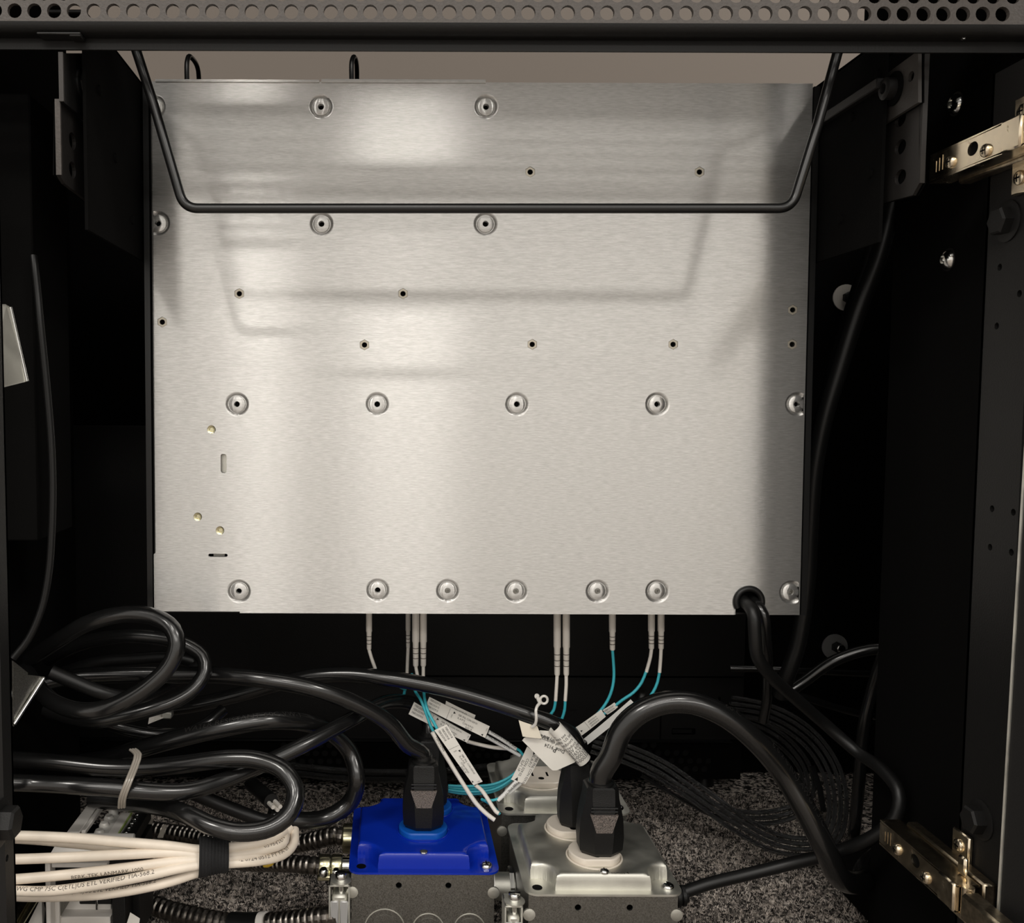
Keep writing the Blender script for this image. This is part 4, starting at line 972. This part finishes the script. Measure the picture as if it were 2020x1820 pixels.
flag('label_flag', 'white label flag reading FBR202914 leaning up to the right', 'label', [(1138,1457),(1195,1413),(1186,1399),(1124,1442)], .672, [('|', .45, .97, .9), ('>', .22, .5, .22), ('SL02', .05, .9, .18), ('FBR202914', .52, .30, .17), ('FBR202914', .52, .56, .17), ('FBR202914', .52, .82, .17)], group=G)
flag('label_flag', 'small label flag at the tip of the two right flags', 'label', [(1198,1409),(1219,1394),(1212,1385),(1188,1400)], .676, [('FBR2029', .05, .42, .3), ('FBR20291', .05, .85, .3)], group=G)
flag('label_flag', 'clear glossy label flag, largest of those leaning right', 'label', [(1143,1464),(1244,1379),(1255,1391),(1154,1472)], [.664, .664, .664, .664], [], mat='film', group=G)
# white sleeved fibres leading away from the flags
def strand(label, pts, r=.0012, mat='sleeve_white', tail=None, txt=None):
    P = catmull(A_(pts), .003); t = thing('fibre_strand', label, 'fibre strand', P[-1], 'loose fibre strands')
    MB().tube(P, r, 10).build('sleeve', mat, t)
    if tail: MB().tube(catmull(A_(tail), .003), .0010, 10).build('jacket', 'aqua', t)
    if txt:
        q = MB(); text_map(q, txt[0], txt[1], tube_map(P, r, txt[2], 0, ref=(0, -.9, .4)), fine=True); q.build('printed_text', 'ink', t, smooth=0)
    return t
strand('white sleeved fibre running down left beside the FBR202918 flag', [(853,1444,.662),(870,1475,.662),(890,1508,.661),(915,1548,.659),(940,1585,.657),(960,1605,.655),(976,1617,.653)], .0016, txt=('FBR202906', .0019, .004))
strand('white sleeved fibre leaving the bottom of the FBR202918 flag', [(938,1548,.6615),(950,1558,.662),(965,1580,.660),(978,1600,.657),(984,1604,.656)], .0015)
strand('white fibre crossing right from behind the FBR202903 flag', [(922,1462,.6815),(945,1468,.688),(975,1474,.687),(1000,1476,.686),(1020,1480,.685)], .0014)
strand('clear printed sleeve leaving the FBR202915 flag, upper of two', [(964,1443,.676),(985,1455,.678),(1005,1468,.68),(1018,1477,.68)], .0014, 'film', tail=[(1014,1474,.68),(1025,1480,.68),(1034,1492,.68)], txt=('BR202915 1116 18 BR2', .0018, .001))
strand('clear printed sleeve leaving the FBR202915 flag, lower of two', [(960,1453,.6755),(980,1464,.680),(1003,1477,.682),(1026,1490,.682)], .0014, 'film', txt=('PNL 8W 202915 110', .0018, .001))
strand('clear printed sleeve below the leaning left flag', [(1020,1540,.664),(1008,1552,.664),(994,1567,.664),(982,1578,.664)], .0015, 'film', tail=[(986,1574,.664),(972,1578,.664),(955,1578,.664)], txt=('FBR PNL 17', .0018, .001))
strand('second printed sleeve below the leaning left flag', [(1028,1543,.668),(1016,1554,.668),(1004,1564,.668)], .0014, 'film')
for i, (dy, lab) in enumerate(((0, 'aqua fibre in the slack loop above the blue cover, top of four'), (5, 'aqua fibre in the slack loop above the blue cover, second of four'), (10, 'aqua fibre in the slack loop above the blue cover, third of four'), (14, 'aqua fibre in the slack loop above the blue cover, bottom of four'))):
    P = catmull(A_([(884,1549+dy*.8,.70+.0024*(i%2)),(905,1550+dy,.70+.0024*(i%2)),(940,1550+dy*1.1,.70+.0024*(i%2)),(975,1546+dy,.70+.0024*(i%2)),(1004,1533+dy*.7,.70+.0026*(i%2)),(1020,1520+dy*.5,.70+.003*(i%2))]), .003)
    tag(MB().tube(P, .0010, 10).build('aqua_fibre', 'aqua'), lab, 'fibre', 'aqua fibres in the slack loop')
P = catmull(A_([(950,1576,.672),(962,1582,.668),(976,1594,.664),(986,1606,.662)]), .002); tag(MB().tube(P, .0011, 10).build('aqua_fibre', 'aqua'), 'short aqua fibre curling beside the rear steel box ear', 'fibre', 'aqua fibres in the slack loop')

# ---- paper tag tied to the cord
tg = thing('cord_tag', 'curled cream paper warning tag tied round the black cord', 'tag', at(1090, 1470, .645))
flag('', '', '', [(1023,1420),(1060,1432),(1069,1456),(1031,1452)], .638, [], mat='cream_card', parent=tg)
q4 = [(1136,1503),(1094,1520),(1030,1456),(1066,1440)]
pts = [at(px, py, .642) for px, py in ((1030,1460),(1034,1455),(1066,1440),(1090,1442),(1137,1500),(1134,1503),(1098,1519),(1090,1519),(1084,1514))]
nn = Vector((0, -1, .05)).normalized(); k = len(pts)
MB().add([p+nn*.0002 for p in pts]+[p-nn*.0002 for p in pts], [tuple(range(k)), tuple(range(k, 2*k))[::-1]]+[(i, (i+1) % k, (i+1) % k+k, i+k) for i in range(k)]).build('tag_sheet', 'paper', tg, smooth=0)
q = MB(); up_ = Vector((.0, 0, 1))
def tline(tx, px, py, size, ang):
    o_ = at(px, py, .6413); c_, s_ = math.cos(ang), math.sin(ang)
    text_map(q, tx, size, lambda x_, y_: o_+Vector((x_*c_-y_*s_, 0, x_*s_+y_*c_)), .9)
AN = math.pi-.36+.0
tline('of electrical shock,', 1104, 1466, .0024, AN); tline('dry locations', 1095, 1459, .0022, AN); tline('data dry', 1085, 1454, .0022, AN)
tline('Date: 9124', 1115, 1480, .0027, AN); tline('P', 1100, 1475, .004, AN)
q.build('printed_text', 'ink', tg, smooth=0)
# curled part: three quarters of a cylinder along a slanting axis
c0, c1 = at(1094, 1434, .640), at(1153, 1500, .640); ax = (c1-c0).normalized(); u_ = Vector((0, -1, 0)); u_ = (u_-ax*u_.dot(ax)).normalized(); v_ = ax.cross(u_); rc_ = .0052
def CS(s_, g): return c0+(c1-c0)*s_+(u_*math.cos(g)+v_*math.sin(g))*rc_
g0, g1 = R(-115), R(150); V = []; F = []; ng = 22
for e_ in (1.0, .94):
    for s_ in (0, 1):
        for i in range(ng+1):
            g = g0+(g1-g0)*i/ng; p = c0+(c1-c0)*s_+(u_*math.cos(g)+v_*math.sin(g))*rc_*e_; V.append(p)
n1 = ng+1
for i in range(ng):
    F += [(i, i+1, n1+i+1, n1+i), (2*n1+i, 3*n1+i, 3*n1+i+1, 2*n1+i+1), (i, 2*n1+i, 2*n1+i+1, i+1), (n1+i, n1+i+1, 3*n1+i+1, 3*n1+i)]
F += [(0, n1, 3*n1, 2*n1), (ng, 2*n1+ng, 3*n1+ng, n1+ng)]
q = MB(); q.add(V, F); co = q.build('curled_sheet', 'paper', tg)
q = MB(); Lc = (c1-c0).length
for i, (tx, sz) in enumerate((('....', .003), ('units see', .0022), ('ON  US list', .0022), ('outdoors', .0024), ('To reduce', .0022), ('125V 60Hz', .0027), ('E216529', .0027), ('70-000328', .0027), ('00-000328', .0027))):
    s0 = .10+.095*i
    def fn(x_, y_, s0=s0): 
        g = R(80)-x_/rc_; return c0+(c1-c0)*(s0-y_/Lc+.05)+(u_*math.cos(g)+v_*math.sin(g))*(rc_+.00015)
    text_map(q, tx, sz, fn, .95, fine=True)
q.build('printed_text', 'ink', co, smooth=0)
zt2 = thing('tag_tie', 'translucent white looped tie holding the paper tag on the cord', 'tie', at(1060, 1390, .64))
MB().tube(catmull(A_([(1049,1434,.636),(1056,1428,.635),(1058,1415,.634),(1057,1402,.636),(1060,1392,.638),(1066,1386,.64)]), .002), .0011, 8).build('stem', 'clear_plastic', zt2)
cc = at(1073, 1380, .64); MB().tube([cc+Vector((.0025*math.cos(R(a)), 0, .0027*math.sin(R(a)))) for a in range(0, 375, 15)], .0009, 8).build('ring', 'clear_plastic', zt2)
cc = at(1060, 1374, .641); q = MB(); q.lathe(cc+Vector((0, .001, 0)), (.3, -1, .5), ((.0012, -.0008), (.0020, 0), (.0012, .0008)), 12); q.tube([cc, at(1066, 1388, .64)], .0013, 8); q.build('bead', 'clear_plastic', zt2)

# ================================================================== white network cables and strap
DW = .552
def wcable(label, pts, txt=None, r=.0030):
    P = catmull(A_(pts), .004); t = thing('network_cable', label, 'network cable', P[0], 'white network cables at lower left')
    MB().tube(P, r, 16).build('jacket', 'white_jacket', t)
    for tx, s0, phi, sz in (txt or []):
        q = MB(); text_map(q, tx, sz, tube_map(P, r, s0, phi, ref=(0, -.80, .6)), fine=True); q.build('printed_text', 'ink_grey', t, smooth=0)
    return t
X0 = -12
wcable('white network cable, topmost of the bundle at lower left', [(X0,1648,.552),(34,1648,.552),(139,1652,.552),(238,1660,.553),(330,1668,.556),(400,1676,.562),(448,1672,.566),(513,1661,.572),(547,1648,.58),(561,1637,.587)])
wcable('white network cable mostly hidden behind the topmost white one', [(X0,1652,.562),(60,1655,.562),(158,1664,.562),(277,1677,.562),(350,1682,.564),(405,1684,.570),(454,1678,.574),(513,1668,.580),(550,1655,.588),(572,1632,.598)])
wcable('white network cable, second visible from the top of the bundle', [(X0,1694,.549),(36,1694,.549),(139,1690,.55),(257,1684,.552),(340,1681,.556),(402,1688,.561),(454,1686,.565),(513,1677,.571),(557,1664,.579),(563,1648,.588)], [('059842672 1112 U6', .163, .10, .0027)])
wcable('white network cable crossing the middle of the bundle', [(X0,1736,.548),(40,1733,.548),(139,1724,.549),(257,1710,.552),(340,1699,.554),(405,1694,.560),(454,1692,.564),(505,1684,.570),(540,1672,.578)], [('BERK-TEK LANMARK-1000', .047, -1.35, .0027)])
wcable('white network cable lettered ETL VERIFIED, lower front one', [(X0,1754,.545),(40,1757,.545),(99,1757,.545),(198,1744,.546),(297,1725,.549),(350,1713,.552),(405,1704,.558),(453,1702,.563),(513,1697,.569),(557,1686,.577),(579,1664,.588),(581,1636,.60)], [('WG CMP 75C C(ETL)US ETL VERIFIED TIA-568.2', .014, -.12, .0029), ('-2 0724 0512 FT FA 07', .147, .0, .0027)])
wcable('white network cable at the bottom of the bundle', [(X0,1765,.556),(60,1768,.556),(139,1767,.555),(198,1764,.553),(277,1752,.553),(340,1737,.555),(402,1716,.562),(453,1700,.569)], [('C(ETL)US ETL VERIFIED TIA-568.2', .046, .35, .0028)])
# hook and loop strap
s0, s1 = at(392, 1690, .562), at(450, 1686, .566); ax = (s1-s0).normalized()
vs_ = thing('cable_strap', 'black hook and loop strap round the white network cables', 'strap', (s0+s1)/2)
q = MB(); V = []; F = []; nn_ = 40; upv = Vector((0, .0, 1)); upv = (upv-ax*upv.dot(ax)).normalized(); sdv = ax.cross(upv)
profs = []
for e_, (ha, hb) in ((0, (.0117, .0122)), (1, (.0098, .0098))):
    pass
for lay in (0, 1):
    for j in range(5):
        f = j/4; c = s0.lerp(s1, f); hu = (.0124-.0028*f)-(.0012 if lay else 0); hv = (.0102-.001*f)-(.0012 if lay else 0); rip = .0003*math.sin(j*2.1)
        for i in range(nn_):
            g = 2*math.pi*i/nn_; V.append(c+upv*math.cos(g)*(hu+rip)+sdv*math.sin(g)*(hv+rip))
for lay in (0, 1):
    for j in range(4):
        for i in range(nn_): i2 = (i+1) % nn_; b0 = lay*5*nn_; F.append((b0+j*nn_+i, b0+j*nn_+i2, b0+(j+1)*nn_+i2, b0+(j+1)*nn_+i))
for j in (0, 4):
    for i in range(nn_): i2 = (i+1) % nn_; F.append((j*nn_+i, j*nn_+i2, (5+j)*nn_+i2, (5+j)*nn_+i))
q.add(V, F); q.build('band', 'velcro', vs_)
q = MB()
for i in range(9):
    f = .06+.11*i; c = s0.lerp(s1, f); hu = .0126-.0028*f; hv = .0104-.001*f
    q.tube([c+upv*math.cos(R(a))*hu+sdv*math.sin(R(a))*hv for a in range(0, 361, 12)], .00035, 5)
q.build('woven_ribs', 'velcro', vs_)
# clear cable tie round two black cords
P = catmull(A_([(262,1478,.573),(272,1488,.566),(266,1510,.558),(252,1545,.548),(242,1572,.549),(240,1592,.556)]), .003)
ct = thing('clear_tie', 'clear plastic strip tied round two black cords at the left', 'cable tie', P[-1])
for dx_ in (-.0016, 0, .0016): MB().tube([p+Vector((dx_, 0, dx_*.1)) for p in P], .0009, 8).build('strand', 'tape_clear', ct)

# ================================================================== flexible metal conduits
def conduit(label, path, r=.0068, pitch=.0052):
    P0 = catmull(path, .0009); t = thing('metal_conduit', label, 'conduit', min(P0, key=lambda p: p.z)-Vector((0, 0, r)), 'flexible metal conduits')
    S = [0]
    for a, b_ in zip(P0, P0[1:]): S.append(S[-1]+(b_-a).length)
    n_ = len(P0)
    def rf(k_):
        s_ = S[min(n_-1, int(round(k_*(n_-1))))] % pitch / pitch
        return r*(1.0-.13*(1 if s_ < .22 else 0)+.04*math.sin(math.pi*max(0, (s_-.22)/.78)))
    MB().tube(P0, r, 14, rf=rf).build('armor', 'armor', t, smooth=25)
    return t, P0
xbl = bcx-.049
t1, P = conduit('flexible metal conduit entering the back left side of the blue box', [Vector((xbl-.004, .703, .048))]+A_([(660,1648,.706),(625,1656,.712),(585,1664,.72),(530,1669,.735),(460,1664,.755),(390,1650,.775),(330,1640,.79),(285,1634,.80)]))
cA = Vector((xbl-.0105, .703, .048))
MB().lathe(cA, (1, 0, 0), ((.0095, 0), (.0110, .001), (.0110, .008), (.0095, .0095)), 20).build('connector_body', 'zinc_yellow', t1)
MB().lathe(cA+Vector((.0098, 0, 0)), (1, 0, 0), ((.0130, 0), (.0130, .0024)), 8).build('locknut', 'zinc', t1, smooth=20)
c0 = at(630, 1708, .648); xw = xbl+.0005
t2, P = conduit('flexible metal conduit with a clamp entering the left side of the blue box', [c0+Vector((.004, 0, 0))]+A_([(610,1706,.652),(575,1703,.66),(540,1702,.672),(500,1702,.69),(440,1694,.71),(385,1682,.735)]), .0060)
for dx_ in (0, .0085):
    MB().lathe(c0+Vector((dx_, 0, 0)), (1, 0, 0), ((.0076, 0), (.0082, .001), (.0082, .0072), (.0076, .0082)), 20).build('clamp_saddle', 'zinc_yellow', t2)
MB().bbox(c0+Vector((-.0005, -.0150, -.0035)), c0+Vector((.017, -.006, .0005)), .001).build('clamp_ear', 'zinc_yellow', t2)
MB().cyl(c0+Vector((.016, 0, 0)), (xw, c0.y, c0.z), .0062, 18).build('throat', 'zinc', t2)
screw(t2, c0+Vector((.004, -.0120, .0005)), (0, -.15, 1), .0036, .0045, 'zinc', 'single')
screw(t2, c0+Vector((.0125, -.0120, .0005)), (0, -.15, 1), .0030, .0040, 'zinc', 'single')
t3, P = conduit('flexible metal conduit crossing the carpet at the bottom left', A_([(668,1806,.611),(630,1809,.615),(590,1814,.622),(540,1819,.63),(460,1821,.64),(385,1808,.65),(325,1793,.66),(268,1770,.675),(220,1748,.69)]), .0068)
# black tape and white marker on that conduit
pa, pm, pb, pc = A_([(455,1821,.6405),(487,1822,.6365),(513,1821,.633),(526,1820,.6315)])
MB().tube(catmull([pa, pm, pb], .004), .0077, 16).build('tape_wrap', 'black_nylon', t3)
MB().tube([pb, (pb+pc)/2, pc], .0076, 16).build('marker_band', 'white_plastic', t3)
# clamp connectors standing at the box corners
def clamp_conn(px0, px1, pytop, D, label, mirror=False):
    a = at(px0, pytop, D); b_ = at(px1, pytop, D); x0, x1, z1 = a.x, b_.x, a.z; y0, y1 = D, D+.016
    t = thing('clamp_connector', label, 'conduit fitting', ((x0+x1)/2, (y0+y1)/2, 0), 'conduit clamp connectors')
    th = .0011; q = MB(); q.bbox((x0, y0, .0), (x0+th, y1, z1), .0003); q.bbox((x0, y0, z1-th), (x1, y1, z1), .0003); q.bbox((x1-th, y0, .0), (x1, y1, z1), .0003)
    q.build('strap', 'galvanised', t)
    xm = (x0+x1)/2
    MB().lathe((xm+.001, (y0+y1)/2-.002, z1), (0, 0, 1), ((.0068, 0), (.0068, .0008)), 18).build('washer', 'galvanised', t)
    so = MB().lathe((xm+.001, (y0+y1)/2-.002, z1+.0006), (0, 0, 1), ((.0038, 0), (.0040, .0012), (.0040, .0044), (.0034, .0052), (.001, .0054)), 18).build('screw_head', 'zinc', t)
    MB().box((xm-.0028, (y0+y1)/2-.0025, z1+.0052), (xm+.0048, (y0+y1)/2-.0015, z1+.0062)).build('slot', 'dark_void', so, smooth=0)
    MB().cyl((xm+.001, (y0+y1)/2-.002, z1-.012), (xm+.001, (y0+y1)/2-.002, z1), .0019, 12).build('screw_shank', 'zinc', t)
    MB().bbox((x0+.0022, y0+.001, z1-.030), (x1-.0018, y1-.001, z1-.0075), .0016).build('clamp_block', 'galvanised', t)
    for k_ in (-1, 1): MB().bbox((xm+k_*.0032-.0026, y0-.0002, z1-.027), (xm+k_*.0032+.0026, y0+.0014, z1-.011), .0005).build('block_face', 'washer_steel', t)
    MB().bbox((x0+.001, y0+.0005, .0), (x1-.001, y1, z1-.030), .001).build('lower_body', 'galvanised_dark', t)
    return t
clamp_conn(648, 690, 1746, .606, 'steel clamp connector with screw at the left corner of the blue box')
clamp_conn(996, 1032, 1787, .580, 'steel clamp connector with screw between the blue and steel boxes')

# ================================================================== terminal module on a rail at lower left
zt_m = at(200, 1641, .592).z; fx0 = at(131, 1641, .592).x; fx1 = at(270, 1641, .592).x
tm = thing('terminal_module', 'off-white plastic terminal block frame under the white network cables', 'terminal block', ((fx0+fx1)/2, .62, 0))
yb = on_z(173, 1588, zt_m).y; xi = on_z(171, 1634, zt_m).x
def ppl(name, mat, lo, hi, bv=.0005): return MB().bbox(lo, hi, bv).build(name, mat, tm)
ppl('side_rail', 'white_plastic', (fx0, .592, zt_m-.004), (fx0+.0085, yb, zt_m))
ppl('rail_lip', 'white_plastic', (fx0+.0095, .592, zt_m-.002), (fx0+.0125, yb, zt_m+.0012))
ppl('front_bar', 'white_plastic', (fx0, .583, zt_m-.0055), (fx1-.001, .592, zt_m-.0005))
ppl('board_holder', 'clear_plastic', (fx0+.020, .594, zt_m-.012), (fx0+.0335, yb-.008, zt_m-.003))
pcb = ppl('circuit_board', 'white_plastic', (fx0+.026, .5935, zt_m-.003), (fx0+.0325, yb-.006, zt_m-.0022), .0002)
ppl('board_edge', 'pcb_edge', (fx0+.0325, .5935, zt_m-.0035), (fx0+.0334, yb-.006, zt_m-.0018), .0001)
for k_ in range(5): MB().lathe((fx0+.0195, .598+k_*.0105, zt_m-.0065), (0, 0, 1), ((.0034, 0), (.0034, .004), (.0024, .0056), (.0008, .0056)), 14).build('terminal_screw', 'clear_plastic', tm)
cb = ppl('connector_strip', 'black_plastic', (fx0+.0345, .5935, zt_m-.012), (fx0+.0435, yb+.005, zt_m-.0035))
for k_ in range(9): MB().bbox((fx0+.036, .597+k_*.0065, zt_m-.0036), (fx0+.0385, .5995+k_*.0065, zt_m-.0022), .0004).build('contact', 'zinc', tm)
ppl('dark_tray', 'black_plastic', (fx0+.003, .597, .03), (fx0+.0455, yb, zt_m-.013))
a = at(104, 1663, .588); b_ = at(226, 1663, .588); c = at(104, 1682, .580)
q = MB(); q.add([at(*p) for p in ((116,1655,.590),(228,1655,.590),(222,1680,.582),(100,1682,.582),(116,1655,.5915),(228,1655,.5915),(222,1680,.5835),(100,1682,.5835))], ((0,1,2,3),(7,6,5,4),(0,4,5,1),(1,5,6,2),(2,6,7,3),(3,7,4,0))); q.build('sloped_front', 'white_plastic', tm, smooth=0)
def pxbox(name, mat, x0, y0_, x1, y1_, D, depth, bv=.0006):
    a, b_ = at(x0, y0_, D), at(x1, y1_, D); lo = (min(a.x, b_.x), D, min(a.z, b_.z)); hi = (max(a.x, b_.x), D+depth, max(a.z, b_.z)); return MB().bbox(lo, hi, bv).build(name, mat, tm)
pxbox('cross_bar', 'white_plastic', 101, 1702, 211, 1712, .572, .006)
pxbox('leg', 'white_plastic', 88, 1700, 101, 1850, .571, .010)
pxbox('leg', 'white_plastic', 106, 1760, 118, 1850, .578, .004)
pxbox('shadow_plate', 'black_plastic', 104, 1713, 212, 1772, .600, .004)
pxbox('lower_body', 'white_plastic', 120, 1770, 219, 1808, .590, .02)
pxbox('lower_step', 'white_plastic', 116, 1808, 218, 1860, .581, .02)
pxbox('black_lever', 'black_plastic', 156, 1772, 221, 1784, .584, .005)
pxbox('lever_pin', 'zinc', 188, 1772, 193, 1795, .583, .0012, .0003)
pxbox('side_cover', 'black_plastic', 220, 1760, 248, 1860, .579, .05)
q = MB(); q.add([at(*p) for p in ((114,1772,.580),(142,1770,.580),(120,1806,.580),(114,1806,.580),(114,1772,.5815),(142,1770,.5815),(120,1806,.5815),(114,1806,.5815))], ((0,1,2,3),(7,6,5,4),(0,4,5,1),(1,5,6,2),(2,6,7,3),(3,7,4,0))); q.build('corner_gusset', 'galvanised_dark', tm, smooth=0)
q = MB(); q.add([at(*p) for p in ((257,1799,.578),(276,1811,.578),(272,1840,.578),(244,1840,.578),(257,1799,.579),(276,1811,.579),(272,1840,.579),(244,1840,.579))], ((0,1,2,3),(7,6,5,4),(0,4,5,1),(1,5,6,2),(2,6,7,3),(3,7,4,0))); q.build('paper_marker', 'paper', tm, smooth=0)
# mounting rail
dr_ = thing('mounting_rail', 'yellowish zinc mounting rail below the white network cables', 'rail', on_z(40, 1815, .05))
q = MB()
def strip(pxs, mat, nm):
    pts = [at(*p) for p in pxs]; V = pts+[p+Vector((0, .0012, -.0012)) for p in pts]
    MB().add(V, ((0,1,2,3),(7,6,5,4),(0,4,5,1),(1,5,6,2),(2,6,7,3),(3,7,4,0))).build(nm, mat, dr_, smooth=0)
strip(((48,1768,.585),(60,1768,.585),(28,1824,.560),(14,1824,.560)), 'nickel', 'rail_flange')
strip(((62,1768,.588),(78,1768,.588),(44,1824,.563),(27,1824,.563)), 'zinc_yellow', 'rail_channel')
strip(((82,1768,.590),(88,1790,.590),(84,1840,.575),(46,1840,.570)), 'white_plastic', 'rail_end_stop')
# cable stub with white conductors
cs = thing('cable_stub', 'cut black cable end showing white conductors beside the tight loop', 'cable end', at(540, 1585, .62))
P = A_([(495,1545,.66),(515,1562,.645),(535,1580,.628)]); MB().tube(catmull(P, .003), .0052, 14).build('jacket', 'black_pvc_matte', cs)
for dx_, dy_ in ((-5, 3), (4, 8), (9, 2)): MB().tube(A_([(533+dx_, 1578+dy_, .629), (544+dx_, 1589+dy_, .621)]), .0015, 8).build('conductor', 'sleeve_white', cs)

# small bits seen between the cords
mc = thing('metal_clip', 'small bright steel clip showing through the coiled cords', 'clip', at(318, 1414, .66))
q = MB(); q.add([at(*p) for p in ((296,1404,.66),(322,1408,.66),(322,1416,.655),(292,1428,.655),(296,1404,.6612),(322,1408,.6612),(322,1416,.6562),(292,1428,.6562))], BF); q.build('tongue', 'sleeve_white', mc, smooth=0)
MB().bbox(at(318, 1418, .656), at(338, 1405, .656)+Vector((0, .008, 0)), .0008).build('body', 'galvanised', mc)
for pts, lab in (([(302,1606,.655),(296,1625,.648),(288,1650,.642)], 'clear tape strip standing behind the terminal block, longer one'), ([(326,1626,.635),(320,1640,.63),(316,1652,.626)], 'clear tape strip standing behind the terminal block, shorter one')):
    tag(MB().ribbon(catmull(A_(pts), .004), (1, .3, .3), .0042, .0003, wf=lambda k_: .5+.5*k_).build('tape_strip', 'tape_clear'), lab, 'tape', 'clear tape strips')
wn = at(520, 1706, .60); tag(MB().lathe(wn, (.8, -.1, .3), ((.0014, 0), (.0022, .002), (.0020, .0055), (.0012, .007)), 12).build('wire_nut', 'wire_nut_yellow'), 'tiny yellow wire nut under the white network cables', 'wire nut')
